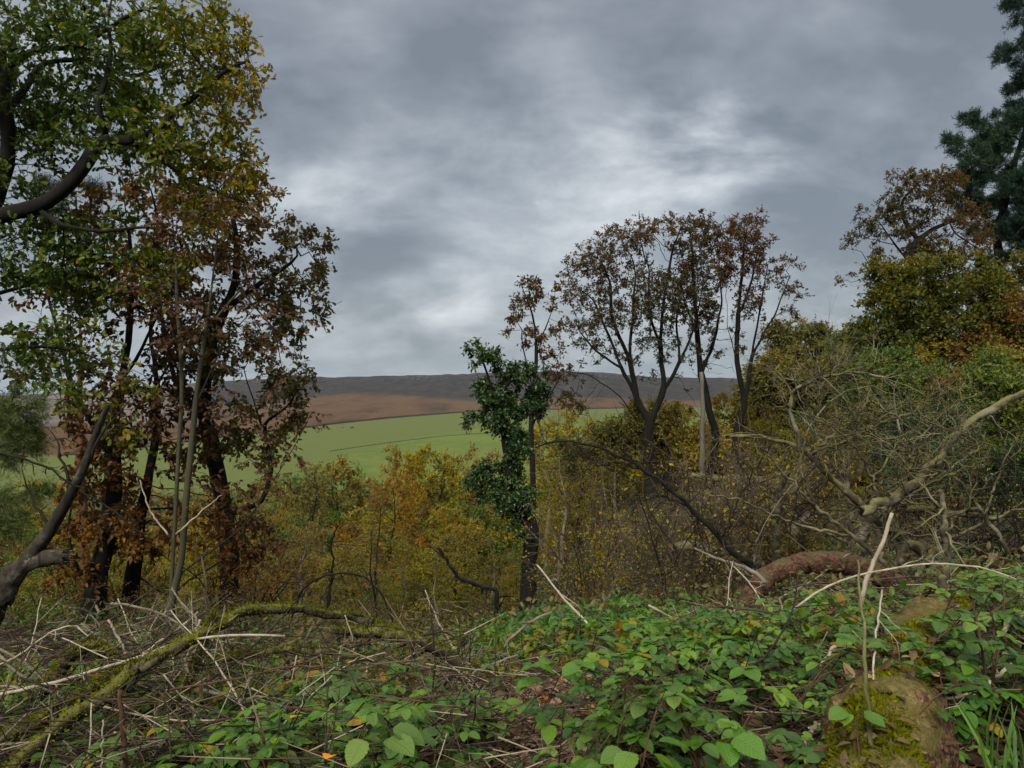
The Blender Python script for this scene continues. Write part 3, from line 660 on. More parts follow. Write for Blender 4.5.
# bare budded branch crossing at the left
def bare_branch(name, label, Y, pts, r0, r1, mat, ntw=14, tl=.22, seed=1, cat='branch', hang=0., n=26, wb=.008, group=None, tr_=.25, sub=True):
    """one loose branch with small side twigs, lying or leaning in the scene"""
    rng = np.random.default_rng(seed); q = dens_line(pp(Y, *pts), n, wb, rng); b = q[0].copy(); q = q - b
    root = empty(name, b, label, cat, group); m = MB(); rr = np.linspace(r0, r1, n); m.log(q, rr, 12, 90, .20, .9 / r0, rng) if r0 > .015 else m.tube(q, rr, 8, rough=.06, rng=rng); m.build('stem', mat, root)
    if ntw:
        m = MB()
        for k in range(ntw):
            i = int(rng.integers(2, n - 1)); T = unit(q[min(i + 1, n - 1)] - q[i - 1]); d = unit(T * .7 + rng.normal(size=3) * .8 + np.array([0, 0, hang])); L = tl * rng.uniform(.4, 1.4)
            pts_ = [q[i]]; dd = d.copy()
            for j in range(6):
                dd = unit(dd + rng.normal(size=3) * .28 + np.array([0, 0, hang * .3])); pts_.append(pts_[-1] + dd * L / 6)
            pts_ = np.array(pts_); ra = min(rr[i] * .55, .013); m.tube(pts_, np.linspace(ra, ra * .25, 7), 5)
            if sub:
                a_ = np.repeat(pts_[2:6], 2, 0); dd = unit(np.repeat(np.diff(pts_, axis=0)[2:6], 2, 0) * 12 + rng.normal(size=(8, 3)) * .7); e = a_ + dd * L * rng.uniform(.15, .45, (8, 1))
                m.sticks(a_, e, ra * tr_, ra * tr_ * .4, .5)
        m.build('side_twigs', B_TWIG if mat is B_MOSSY else mat, root)
    return root
bare_branch('bare_branch', 'thin dark budded branch slanting down across the left trees', 6.0, [(-20, 448), (40, 463), (85, 492), (120, 515), (150, 540)], .012, .004, B_DARK, 16, .16, 51)

# ------------------------------------------------------------------ the broken ivy tree in the middle
Y = 14.0
base = foot(Y, 528, 612)
polys = [[base] + pp(Y, (528, 590), (530, 560), (533, 530), (524, 512), (514, 490), (508, 455), (504, 425), (496, 400), (487, 372), (478, 345)),
         pp(Y, (496, 398), (508, 382), (524, 374), (539, 376), (545, 392), (541, 412)), pp(Y, (506, 440), (522, 410), (530, 392)), pp(Y, (496, 400), (484, 410), (470, 420))]
att = np.concatenate([pxblob(*b, rng=rg, clump=c) for b, c in (((484, 362, 18, 24, Y, 70), 6), ((498, 390, 24, 24, Y, 100), 8), ((522, 382, 28, 20, Y, 120), 8), ((540, 398, 11, 30, Y, 70), 5), ((504, 430, 22, 34, Y, 120), 8), ((506, 482, 44, 32, Y, 240), 16), ((520, 530, 16, 26, Y, 40), 4), ((512, 455, 18, 28, Y, 110), 7), ((490, 425, 14, 16, Y, 40), 4), ((478, 415, 10, 12, Y, 16), 3), ((515, 500, 25, 18, Y, 50), 4), ((470, 345, 14, 8, Y, 8), 3))])
tree('ivy_clad_tree', 'broken dark tree smothered in ivy, standing alone in the middle', 'tree', base, polys, .135, att,
     dict(sprays=3800, per=5, spray=.17, twig=.002, size=.062, shape='ellip', mat=L_IVY, v0=.45, clumpv=.3, vr=.26, acc=6, up=.8, keep=lambda p: p[:, 2] > 1.35), (B_DARK, B_DARK), step=.13, infl=1.0, kill=.16, seed=61, n=10)

def oak_sil(name, label, Y, px, py, polys, R0, blobs, leaf, seed, mats=(B_DARK, B_DARK), step=.28, rtip=.006, kill=.32, infl=2.6, jit=.16, trop=(0, 0, .12), cat='tree', group=None):
    b = foot(Y, px, py); rng = np.random.default_rng(seed)
    pl = [[b] + pp(Y, *polys[0])] + [pp(Y, *q) for q in polys[1:]]
    A = np.concatenate([pxblob(x, y, rx, ry, Y, n, rng, clump=c) for x, y, rx, ry, n, c in blobs])
    return tree(name, label, cat, b, pl, R0, A, leaf, mats, step, infl, kill, 90, rtip, seed, trop, group, jit)
# sparse tree behind the ivy
oak_sil('birch_tree', 'thin tall sparse tree with rusty top leaves rising behind the ivy clad trunk', 21, 533, 520, [[(533, 480), (531, 430), (534, 390), (537, 350), (533, 315), (522, 288)], [(537, 350), (548, 320), (556, 292)], [(534, 390), (524, 350), (514, 310)], [(531, 430), (550, 395), (565, 370)]], .075,
        [(532, 295, 22, 20, 70, 8), (540, 330, 24, 30, 60, 8), (560, 365, 25, 25, 60, 7), (575, 400, 18, 14, 25, 3), (520, 320, 10, 30, 20, 3)], dict(sprays=560, per=5, spray=.28, twig=.004, size=.10, shape='diamond', mat=L_SKYR, v0=.45, acc=2), 71)
# the three oaks on the skyline
SKY = dict(step=.2, kill=.2, rtip=.0042, jit=.2, trop=(0, 0, .10))
oak_sil('oak_tree', 'broad bare limbed oak, largest and leftmost of the three on the skyline', 24, 650, 492,
        [[(650, 470), (648, 440), (650, 424)], [(650, 424), (636, 398), (622, 368), (608, 335), (594, 300)], [(650, 424), (664, 390), (680, 362), (694, 330), (702, 292)], [(640, 405), (630, 360), (632, 315), (636, 275)], [(664, 390), (660, 345), (664, 300), (672, 255)], [(622, 368), (596, 352), (578, 330)], [(648, 440), (620, 395), (590, 375), (572, 372)], [(630, 360), (612, 320), (610, 280)], [(680, 362), (676, 320), (684, 275)], [(660, 345), (648, 310), (650, 270)]], .165,
        [(585, 282, 30, 38, 360, 14), (608, 258, 36, 32, 400, 14), (645, 240, 40, 28, 460, 16), (688, 234, 26, 24, 320, 11), (640, 295, 64, 52, 760, 34), (600, 335, 44, 32, 320, 14), (692, 295, 28, 50, 300, 12), (655, 350, 42, 34, 200, 12), (575, 388, 26, 16, 60, 5), (580, 412, 18, 14, 40, 4)],
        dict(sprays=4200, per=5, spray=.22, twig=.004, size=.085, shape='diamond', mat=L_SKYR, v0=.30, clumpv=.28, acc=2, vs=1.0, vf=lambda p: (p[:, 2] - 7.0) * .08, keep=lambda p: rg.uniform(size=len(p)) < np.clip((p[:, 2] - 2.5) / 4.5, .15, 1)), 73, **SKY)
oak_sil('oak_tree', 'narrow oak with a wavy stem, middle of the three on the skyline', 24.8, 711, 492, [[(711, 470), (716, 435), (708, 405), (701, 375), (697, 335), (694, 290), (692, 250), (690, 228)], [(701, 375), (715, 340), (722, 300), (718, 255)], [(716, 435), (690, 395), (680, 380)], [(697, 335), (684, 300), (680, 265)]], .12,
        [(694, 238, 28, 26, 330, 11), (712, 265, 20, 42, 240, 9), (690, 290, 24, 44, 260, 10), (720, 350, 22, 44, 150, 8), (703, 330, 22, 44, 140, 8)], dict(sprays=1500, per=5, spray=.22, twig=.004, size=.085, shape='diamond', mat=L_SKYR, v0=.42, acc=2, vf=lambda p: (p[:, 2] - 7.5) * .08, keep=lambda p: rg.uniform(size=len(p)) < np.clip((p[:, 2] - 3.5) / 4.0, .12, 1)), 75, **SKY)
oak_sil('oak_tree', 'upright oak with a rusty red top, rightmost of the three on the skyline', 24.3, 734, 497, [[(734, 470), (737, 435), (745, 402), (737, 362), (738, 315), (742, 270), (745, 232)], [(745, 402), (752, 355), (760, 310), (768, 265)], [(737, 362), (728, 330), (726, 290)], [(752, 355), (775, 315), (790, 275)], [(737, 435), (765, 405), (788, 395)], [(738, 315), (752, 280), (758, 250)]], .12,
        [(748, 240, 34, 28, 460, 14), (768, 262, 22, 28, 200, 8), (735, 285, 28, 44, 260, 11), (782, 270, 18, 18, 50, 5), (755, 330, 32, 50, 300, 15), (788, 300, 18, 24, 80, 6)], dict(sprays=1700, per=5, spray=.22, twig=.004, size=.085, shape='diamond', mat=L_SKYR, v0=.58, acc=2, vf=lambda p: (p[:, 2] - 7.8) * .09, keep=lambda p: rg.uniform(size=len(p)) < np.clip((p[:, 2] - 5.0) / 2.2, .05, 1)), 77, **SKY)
# pale dead trunk between them
Y = 23; b = foot(Y, 703, 492); root = empty('dead_tree_trunk', b, 'pale bare dead trunk standing straight before the middle skyline oak', 'dead tree'); m = MB()
q = dens_line([b] + pp(Y, (702, 450), (703, 410), (701, 372)), 14, .01); m.tube(q - b, np.linspace(.085, .06, 14), 8, rough=.05, rng=rng); m.build('trunk', bark_mat('grey_dead_bark', (.085, .073, .058), (.15, .13, .105)), root)
m = MB(); A = q[[6, 8, 10, 12]] - b; m.sticks(A, A + np.array([[.5, 0, .3], [-.4, 0, .4], [.35, .2, .3], [-.3, 0, .3]]), .012, .004); m.build('twigs', B_TWIG, root)

# ------------------------------------------------------------------ wood on the right
oak_sil('oak_tree', 'dark twisted oak with sparse leaf tufts on the skyline at the right, before the pine', 27, 912, 480, [[(912, 430), (905, 350), (906, 300), (909, 262), (918, 240), (935, 228), (950, 222)], [(909, 262), (895, 245), (875, 240), (858, 235)], [(905, 310), (888, 290), (872, 268), (862, 252), (846, 248)], [(888, 290), (868, 278), (852, 282)], [(918, 240), (905, 222), (902, 200)], [(895, 245), (882, 225), (866, 212)]], .17,
        [(925, 200, 38, 30, 480, 16), (893, 222, 28, 22, 200, 10), (866, 218, 14, 16, 70, 5), (858, 240, 16, 10, 60, 4), (882, 258, 16, 12, 60, 4), (848, 278, 10, 8, 24, 3), (950, 235, 44, 34, 420, 14), (905, 185, 22, 16, 140, 6), (945, 180, 26, 18, 160, 7)],
        dict(sprays=3200, per=5, spray=.24, twig=.004, size=.09, shape='diamond', mat=L_SKYR, v0=.5, clumpv=.3, acc=2), 81, **SKY)
def pine(name, label, Y, px, py, polys, R0, blobs, seed, sprays):
    return oak_sil(name, label, Y, px, py, polys, R0, blobs, dict(sprays=sprays, per=26, spray=.38, twig=.006, size=.20, shape='needle', mat=L_PINE, v0=.45, clumpv=.3, acc=2, up=.2, hang=.3, lift=.4), seed, (B_DARK, B_DARK), step=.3, kill=.36, trop=(0, 0, .02))
pine('pine_tree', 'tall dark blue green pine in the top right corner', 31, 1010, 470, [[(1010, 420), (1006, 340), (1000, 270), (997, 235), (1008, 190), (1022, 140), (1040, 80), (1045, 10), (1050, -60)], [(997, 245), (980, 225), (966, 205)], [(1000, 262), (1020, 240), (1040, 225)], [(1008, 190), (985, 165), (962, 150)], [(1022, 140), (1000, 130), (975, 118)], [(1040, 80), (1022, 60)], [(1045, 10), (1025, -2)]], .17,
     [(982, 135, 38, 24, 210, 12), (1000, 192, 50, 28, 320, 16), (1010, 255, 30, 18, 80, 5), (968, 200, 22, 14, 60, 5), (1015, 225, 46, 26, 240, 10), (975, 165, 30, 16, 140, 7), (1030, 120, 30, 24, 160, 7), (1018, 62, 14, 36, 110, 6), (1022, 8, 16, 22, 60, 4), (1060, 60, 30, 110, 160, 8), (1045, 160, 30, 30, 80, 4), (985, 165, 30, 18, 70, 4)], 83, 6800)
def dense(name, label, Y, px, py, top, blobs, R0, leaf, seed, mats=(B_DARK, B_TWIG), step=.4):
    return oak_sil(name, label, Y, px, py, [[(px, (py + top) / 2), (px + 3, top)]] , R0, blobs, leaf, seed, mats, step=step, kill=.45, infl=4.5)
OL = lambda mat, sprays, v0=.45, size=.13, shape='diamond', per=6, **k: dict(sprays=int(sprays * .85), per=per, spray=.62, twig=.004, size=size, shape=shape, mat=mat, v0=v0, clumpv=.28, acc=3, vs=.8, **k)
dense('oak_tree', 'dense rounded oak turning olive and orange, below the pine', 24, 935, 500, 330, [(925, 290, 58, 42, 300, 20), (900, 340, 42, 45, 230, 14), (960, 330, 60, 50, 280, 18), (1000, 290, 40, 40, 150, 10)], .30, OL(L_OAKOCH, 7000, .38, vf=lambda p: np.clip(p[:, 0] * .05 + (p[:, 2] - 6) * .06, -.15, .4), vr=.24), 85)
dense('oak_tree', 'dull green oak with darker foliage filling the right, behind the dead boughs', 19, 905, 520, 420, [(895, 385, 45, 40, 220, 14), (940, 420, 60, 45, 280, 16), (990, 405, 50, 50, 240, 14), (1030, 430, 40, 60, 160, 8), (900, 440, 40, 30, 110, 8)], .2, OL(L_GREEN, 8000, .66, .11), 87)
dense('holly_tree', 'dark glossy holly standing below the green oak at the right', 17, 965, 530, 470, [(960, 460, 55, 45, 260, 14), (1015, 480, 40, 40, 140, 8), (925, 470, 26, 30, 80, 6)], .12, OL(L_HOLLY, 5000, .45, .09), 89)
dense('maple_tree', 'small yellow autumn tree showing at the right edge', 20, 1030, 480, 400, [(1030, 372, 34, 24, 130, 8), (1050, 400, 30, 30, 80, 5)], .12, OL(L_YELLOW, 1300, .5, .11), 90)
dense('oak_tree', 'orange brown leaved oak high at the right edge between pine and holly', 23, 1018, 460, 330, [(1012, 320, 30, 28, 130, 8), (985, 360, 34, 24, 100, 6)], .15, OL(L_RUSSET, 1500, .75, .11), 91)
dense('birch_tree', 'bushy yellow brown tree behind the rightmost skyline oak', 34, 800, 490, 400, [(800, 368, 50, 54, 320, 18), (838, 388, 38, 50, 260, 13), (768, 412, 34, 46, 180, 10), (815, 440, 70, 50, 280, 13)], .2, OL(L_GOLD, 11000, .38, .17), 93)
dense('birch_tree', 'rusty brown topped tree against the dark rounded oak', 30, 862, 490, 390, [(858, 385, 28, 42, 200, 9), (870, 430, 30, 40, 120, 7)], .16, OL(L_GOLD, 4200, .62, .15), 95)
dense('oak_tree', 'olive leaved bushy tree behind the leftmost skyline oak', 27, 668, 500, 440, [(640, 440, 42, 34, 150, 9), (690, 440, 40, 40, 160, 9), (600, 455, 36, 22, 90, 6), (725, 450, 26, 34, 90, 5)], .10, OL(L_GOLD, 4200, .48, .13), 97)

# ------------------------------------------------------------------ repeated trees of the valley wood
def proto_tree(name, label, cat, h, w, R0, leaf, seed, mats=(B_DARK, B_TWIG), low=.25, step=None, nb=7, n=330, group=None):
    rng = np.random.default_rng(seed); step = step or h / 26
    stem = [np.zeros(3)]
    for k in range(1, 7): stem.append(np.array([rng.normal() * w * .05, rng.normal() * w * .05, 0]) + np.array([stem[-1][0], stem[-1][1], h * .8 * k / 6]))
    A = []
    for k in range(nb):
        f = k / max(nb - 1, 1); zc = h * (low + (.93 - low) * f); rad = w * (.30 + .28 * math.sin(pi * min(1, .25 + .75 * f))) * rng.uniform(.75, 1.1)
        a = rng.uniform(0, 2 * pi); off = w * .42 * math.sin(pi * (.2 + .8 * f)) * rng.uniform(.3, 1)
        A.append(ellipsoid([off * math.cos(a), off * math.sin(a), zc - rad * .4 * f], [rad, rad, rad * .75], n // nb, rng, clump=9))
    A = np.concatenate(A)
    return tree(name, label, cat, (0, 0, 0), [stem], R0, A, leaf, mats, step, step * 9, step * 1.15, 70, .004, seed, (0, 0, .06), group)
MID = {}
def mid(kind, label, cat, name, group, variants):
    MID[kind] = dict(protos=[proto_tree(name, label, cat, seed=200 + 7 * len(MID) + 31 * i, group=group, **v) for i, v in enumerate(variants)], used=[0] * len(variants))
LF = lambda mat, sprays, size, v0, per=5, spray=.45, **k: dict(sprays=sprays, per=per, spray=spray, twig=.005, size=size, shape='diamond', mat=mat, v0=v0, clumpv=.25, acc=3, vs=.9, **k)
mid('gold', 'golden brown leaved oak crowding the wooded slope below', 'tree', 'oak_tree', 'golden brown oaks on the slope below', [dict(h=9, w=5.5, R0=.16, leaf=LF(L_GOLD, 3800, .15, .5)), dict(h=10, w=6, R0=.18, leaf=LF(L_GOLD, 4200, .15, .6))])
mid('yellow', 'small bushy tree with yellow leaves on the slope below', 'tree', 'birch_tree', 'yellow leaved trees on the slope below', [dict(h=6, w=4.2, R0=.10, leaf=LF(L_YELLOW, 2300, .12, .42), low=.15), dict(h=7, w=4.0, R0=.10, leaf=LF(L_YELLOW, 2100, .12, .55), low=.15)])
mid('green', 'dull green leaved tree on the slope below', 'tree', 'ash_tree', 'dull green trees on the slope below', [dict(h=8, w=5.5, R0=.15, leaf=LF(L_GREEN, 2700, .14, .55)), dict(h=9, w=6.5, R0=.16, leaf=LF(L_GREEN, 2900, .15, .75))])
mid('russet', 'russet brown leaved tree on the slope below', 'tree', 'beech_tree', 'russet trees on the slope below', [dict(h=9, w=5, R0=.14, leaf=LF(L_RUSSET, 2100, .14, .75)), dict(h=9, w=4.4, R0=.14, leaf=LF(L_RUSSET, 1700, .14, .55))])
mid('bare', 'nearly leafless grey twigged tree on the slope below', 'tree', 'bare_tree', 'bare grey trees on the slope below', [dict(h=8, w=3.8, R0=.11, leaf=LF(L_GOLD, 330, .12, .6), mats=(B_DEAD, B_STRAW)), dict(h=7, w=3.0, R0=.09, leaf=LF(L_RUSSET, 240, .12, .5), mats=(B_DARK, B_STRAW))])
def plant(store, kind, loc, h, rz=None, label=None, wide=1.0, rng=rg):
    """moves each prototype the first time it is wanted, copies it from then on; h = wanted height"""
    d = store[kind]; i = int(np.argmin(d['used'])) if 0 in d['used'] else int(rng.integers(len(d['protos']))); o = d['protos'][i]
    if 'h' not in d: d['h'] = {}
    if i not in d['h']: d['h'][i] = max(max(v.co.z for v in c.data.vertices) for c in o.children)
    sc = h / d['h'][i]; rz = rng.uniform(0, 6.28) if rz is None else rz
    if d['used'][i] == 0:
        o.location = tuple(loc); o.rotation_euler = (0, 0, rz); o.scale = (sc * wide, sc * wide, sc); c = o
        d.setdefault('lab', {})[i] = (o['label'], o['group'])
    else:
        c = copy_tree(o, loc, rz, sc * wide, d['lab'][i][0], d['lab'][i][1], zs=sc)
    d['used'][i] += 1
    if label:
        c['label'] = label
        if 'group' in c: del c['group']
    return c
def plant_px(store, kind, px, top, Y, label=None, wide=1.0):
    g = G(px, Y); h = W(px, top, Y)[2] - g[2]
    if h > .8: return plant(store, kind, (g[0], g[1], g[2] - .1), h, label=label, wide=wide)
for kind, px, top, Y, lab, wd in (('gold', 425, 440, 46, 'tall golden brown tree standing highest against the green field', .85), ('russet', 395, 462, 40, 'rusty brown tree left of the tall golden one, below the field', .8), ('gold', 470, 470, 52, None, 1), ('yellow', 450, 528, 24, None, 1.1), ('yellow', 500, 545, 22, None, 1.1),
        ('green', 330, 487, 95, None, 1), ('gold', 350, 512, 60, None, 1), ('green', 372, 520, 70, None, 1), ('gold', 312, 520, 42, None, .9), ('green', 255, 500, 60, None, 1), ('yellow', 285, 540, 30, None, 1), ('russet', 345, 545, 36, None, .9), ('yellow', 395, 560, 26, None, 1.2),
        ('green', 480, 505, 45, None, 1), ('gold', 445, 500, 34, None, .9), ('yellow', 560, 520, 24, None, 1), ('gold', 585, 470, 38, None, .8), ('green', 600, 490, 50, None, 1), ('bare', 560, 425, 22, 'grey twiggy tree with a few leaves right of the ivy clad trunk', .9), ('bare', 375, 500, 20, 'thin bare multi stemmed tree before the golden brown oaks', .8),
        ('yellow', 60, 540, 22, None, 1.3), ('yellow', 20, 560, 18, None, 1.3), ('green', 30, 500, 40, None, 1), ('gold', 110, 520, 35, None, 1), ('yellow', 150, 548, 26, None, 1.2), ('gold', 200, 535, 32, None, 1), ('green', 180, 505, 55, None, 1), ('yellow', 215, 560, 20, None, 1.2), ('yellow', 255, 572, 20, None, 1.2), ('russet', 270, 505, 30, None, .8),
        ('yellow', 320, 578, 19, None, 1.3), ('yellow', 420, 575, 18, None, 1.3), ('gold', 620, 450, 32, None, .9), ('gold', 670, 450, 36, None, .9), ('bare', 600, 440, 18, 'grey leafless twiggy tree below the left skyline oak', 1), ('bare', 675, 410, 27, None, 1), ('bare', 765, 400, 27, None, 1), ('gold', 720, 430, 40, None, 1), ('gold', 760, 440, 32, None, 1),
        ('russet', 850, 440, 26, None, 1), ('gold', 900, 470, 26, None, 1), ('russet', 970, 450, 25, None, 1.2), ('gold', 800, 470, 24, None, 1), ('green', 870, 480, 22, None, 1), ('russet', 1020, 480, 22, None, 1.2), ('gold', 940, 490, 20, None, 1.2), ('bare', 840, 430, 15, None, 1), ('bare', 960, 430, 14, None, 1), ('green', 530, 545, 30, None, 1.2), ('gold', 545, 485, 48, None, 1)):
    plant_px(MID, kind, px, top, Y, lab, wd)
for Y0, Y1, stp, t0, t1, kinds, x0, x1 in ((17, 23, 48, 552, 590, ['yellow', 'yellow', 'green', 'gold'], -50, 570), (27, 38, 44, 512, 556, ['yellow', 'gold', 'yellow', 'russet', 'green'], -50, 600), (42, 60, 40, 472, 514, ['gold', 'yellow', 'green', 'gold', 'green', 'gold', 'russet'], -50, 620), (70, 110, 30, 468, 494, ['gold', 'green', 'yellow', 'green', 'gold'], 200, 660)):
    for px in np.arange(x0, x1, stp):
        plant_px(MID, str(rg.choice(kinds)), px + rg.uniform(-14, 14), rg.uniform(t0, t1), rg.uniform(Y0, Y1), None, rg.uniform(.95, 1.3))
for kind, px, top, Y, wd in (('gold', 776, 345, 33, 1), ('gold', 808, 312, 35, 1.1), ('yellow', 842, 328, 33, 1.2), ('gold', 870, 345, 29, 1), ('green', 885, 300, 27, 1.1), ('gold', 925, 330, 23, 1.2), ('gold', 960, 262, 28, 1), ('green', 990, 340, 22, 1.2), ('gold', 1020, 300, 27, 1.1), ('russet', 1035, 345, 24, 1), ('yellow', 1040, 380, 21, 1),
        ('gold', 760, 415, 30, 1.2), ('yellow', 790, 425, 26, 1.2), ('gold', 830, 410, 23, 1.2), ('gold', 865, 395, 20, 1.1), ('bare', 890, 350, 17, 1.1), ('gold', 905, 400, 19, 1.1), ('russet', 940, 360, 18, .9), ('gold', 950, 420, 18.5, 1.2), ('green', 1000, 400, 18, 1.2), ('gold', 1045, 410, 18, 1.2), ('gold', 610, 425, 34, 1.1), ('yellow', 640, 405, 32, .9), ('gold', 682, 395, 30, 1), ('gold', 725, 388, 31, 1), ('gold', 552, 416, 44, 1), ('gold', 578, 404, 40, 1), ('green', 604, 410, 38, 1), ('bare', 545, 405, 30, 1), ('gold', 335, 452, 60, .9), ('green', 362, 458, 75, .9), ('yellow', 300, 462, 55, .9), ('russet', 455, 440, 55, .8), ('gold', 398, 440, 52, .8), ('gold', 488, 446, 58, .8), ('green', 510, 450, 60, 1), ('bare', 300, 500, 17, .9), ('bare', 372, 470, 24, .8), ('bare', 440, 520, 16, .9), ('bare', 250, 480, 20, .9), ('bare', 490, 500, 19, .9), ('bare', 405, 500, 19, .7), ('yellow', 700, 430, 27, 1), ('gold', 590, 432, 30, 1.1), ('yellow', 565, 452, 28, 1), ('gold', 620, 438, 27, .9), ('bare', 615, 415, 26, 1.1), ('bare', 580, 425, 24, 1), ('green', 660, 440, 28, 1)):
    o = plant_px(MID, kind, px, top, Y, None, wd)
    if o and px > 550:
        side = 'wood filling the right of the view' if px > 740 else 'gap behind the skyline oaks'; look = dict(gold='golden brown', yellow='yellow leaved', green='dull green', russet='russet brown', bare='nearly leafless')[kind]
        o['label'] = look + ' tree in the ' + side; o['group'] = look + ' trees in the ' + side
for k in range(70):
    Yk = rg.uniform(48, 130); px = rg.uniform(-60, 700); kind = rg.choice(['gold', 'gold', 'green', 'green', 'russet', 'yellow', 'bare'])
    lim = 490 + 10 * math.sin(px * .03) if px < 480 else 470
    g = G(px, Yk); top = max(g[2] + rg.uniform(7, 12), W(px, lim + 95, Yk)[2] if Yk > 100 else -99); hmax = W(px, lim, Yk)[2]
    plant(MID, kind, (g[0], g[1], g[2] - .2), min(top, hmax) - g[2])

FAR = {}
def far_kind(kind, label, cat, name, group, mat, v0s, h=10, w=8, n=900, sz=.55):
    FAR[kind] = dict(protos=[], used=[0] * len(v0s))
    for i, v0 in enumerate(v0s):
        rng = np.random.default_rng(500 + 13 * len(FAR) + i); root = empty(name, (0, 0, 0), label, cat, group)
        m = MB(); m.tube(np.array([(0, 0, 0), (.1, 0, h * .3), (0, .1, h * .6)]), [.25, .2, .1], 6); m.build('trunk', B_DARK, root)
        c = np.concatenate([ellipsoid([rng.normal() * w * .22, rng.normal() * w * .22, h * rng.uniform(.45, .78)], [w * .26, w * .26, h * .19], n // 6, rng, clump=8, hollow=.7) for _ in range(6)] + [ellipsoid([0, 0, h * .55], [w * .5, w * .5, h * .42], n // 2, rng, clump=18, hollow=.7)])
        lb = MB(); leaves(lb, c, rng.normal(size=c.shape), sz * rng.uniform(.6, 1.3, len(c)), 'diamond', rng, up=.7, var=np.clip(v0 + .22 * wob(c, .5) + rng.normal(size=len(c)) * .12, 0, 1)); lb.build('crown', mat, root, smooth=False)
        FAR[kind]['protos'].append(root)
far_kind('ochre', 'far ochre brown tree in the valley bottom wood', 'tree', 'broadleaf_tree', 'far ochre trees in the valley bottom', L_GOLD, (.45, .65))
far_kind('olive', 'far olive green tree in the valley bottom wood', 'tree', 'broadleaf_tree', 'far olive trees in the valley bottom', L_GOLD, (.08, .2))
far_kind('dark', 'far dark green tree in the valley bottom wood', 'tree', 'broadleaf_tree', 'far dark green trees in the valley bottom', L_GREEN, (.35, .5))
far_kind('rust', 'far rusty tree in the valley bottom wood', 'tree', 'broadleaf_tree', 'far rusty trees in the valley bottom', L_RUSSET, (.5, .7))
cnt = 0
for k in range(900):
    if cnt >= 250: break
    Yk = 130 + (440 - 130) * rg.uniform() ** .8; px = rg.uniform(-40, 640); g = G(px, Yk)
    h = rg.uniform(8, 13); hmax = W(px, 484 - 9 * math.sin(px * .021 + 1), Yk)[2] - g[2]
    if hmax < 3: continue
    plant(FAR, str(rg.choice(['ochre', 'ochre', 'olive', 'olive', 'dark', 'rust'])), (g[0], g[1], g[2] - .3), min(h, hmax), wide=rg.uniform(.9, 1.25)); cnt += 1
for px, top, Yk, kd in ((300, 468, 470, 'dark'), (318, 474, 450, 'dark'), (272, 476, 480, 'olive'), (305, 432, 760, 'dark'), (318, 434, 765, 'dark'), (343, 431, 800, 'dark'), (352, 432, 800, 'dark'), (330, 433, 790, 'olive'), (285, 433, 740, 'dark'), (240, 440, 700, 'dark'), (250, 441, 690, 'olive'), (210, 444, 680, 'dark'), (455, 478, 430, 'ochre'), (440, 480, 420, 'olive')):
    g = G(px, Yk); h = max(2.4, W(px, top, Yk)[2] - g[2]); o = plant(FAR, kd, (g[0], g[1], g[2] - .3), h * rg.uniform(.7, 1.2), wide=rg.uniform(1.6, 2.6) if Yk > 600 else 1.2)
    if Yk > 600: o['label'] = 'tiny far tree in the hedge line across the green field'; o['group'] = 'hedge line trees across the field'

# dry stone walls and hedge along the far fields
def far_wall(name, label, pxs, Ys, h, w, mat, cat='wall'):
    pxd = np.linspace(pxs[0], pxs[-1], 60); Yd = np.interp(pxd, pxs, Ys); P = np.array([G(a, b) for a, b in zip(pxd, Yd)])
    rng = np.random.default_rng(3); m = MB(); T = unit(np.gradient(P, axis=0) * np.array([1, 1, 0])); Nn = np.stack([-T[:, 1], T[:, 0], 0 * T[:, 0]], -1)
    hh = h * rng.uniform(.8, 1.15, 60)[:, None] * np.array([[0, 0, 1.]]); ring = np.stack([P - Nn * w, P - Nn * w * .6 + hh, P + Nn * w * .6 + hh, P + Nn * w], 1) - P[0] - np.array([0, 0, .1])
    i = np.arange(59)[:, None] * 4; j = np.arange(3)[None]; q = np.stack([i + j, i + j + 1, i + j + 5, i + j + 4], -1).reshape(-1, 4)
    m.add(ring.reshape(-1, 3), [q]); o = m.build(name, mat, loc=P[0], smooth=False); tag(o, label, cat)
far_wall('dry_stone_wall', 'dark dry stone wall between the green field and the brown moor', [60, 150, 200, 300, 400, 480, 560, 640], [625, 672, 712, 797, 928, 1018, 1060, 1095], 1.8, .6, M_WALL)
far_wall('field_hedge', 'low dark hedge crossing the middle of the green field', [330, 400, 440, 500, 560], [640, 700, 735, 770, 790], .6, .6, L_GREEN, 'hedge')
# gritstone crags on the skyline
for k in range(150):
    px = rg.uniform(20, 640); Yk = 1843 + rg.uniform(-60, 8); g = G(px, Yk); rr = rg.uniform(1.0, 2.6) * (1.8 if abs(px - 425) < 20 else 1)
    m = MB(); n_ = 7; zs = np.array([-1.5, .0, .55, .85]) * rr * 1.5; pts = np.stack([zs * .05, zs * 0, zs], -1)
    m.tube(pts, np.array([1.05, 1.2, .95, .5]) * rr * rg.uniform(1.3, 3.0), n_, rough=.2, rng=rg)
    o = m.build('boulder', M_WALL, loc=g, smooth=False); tag(o, 'gritstone boulder on the dark skyline edge', 'boulder', 'gritstone boulders along the skyline edge')

# ------------------------------------------------------------------ dead wood of the foreground
def log_obj(name, label, q, r, mat, n=14, rough=.05, seed=1, cat='log', sub=None):
    rng = np.random.default_rng(seed); b = q[0].copy(); root = empty(name, b, label, cat); m = MB(); m.log(q - b, r, n * 2, 110, rough * 2, 1.1 / float(np.mean(r)), rng, .5); m.build('trunk', mat, root)
    return root, b
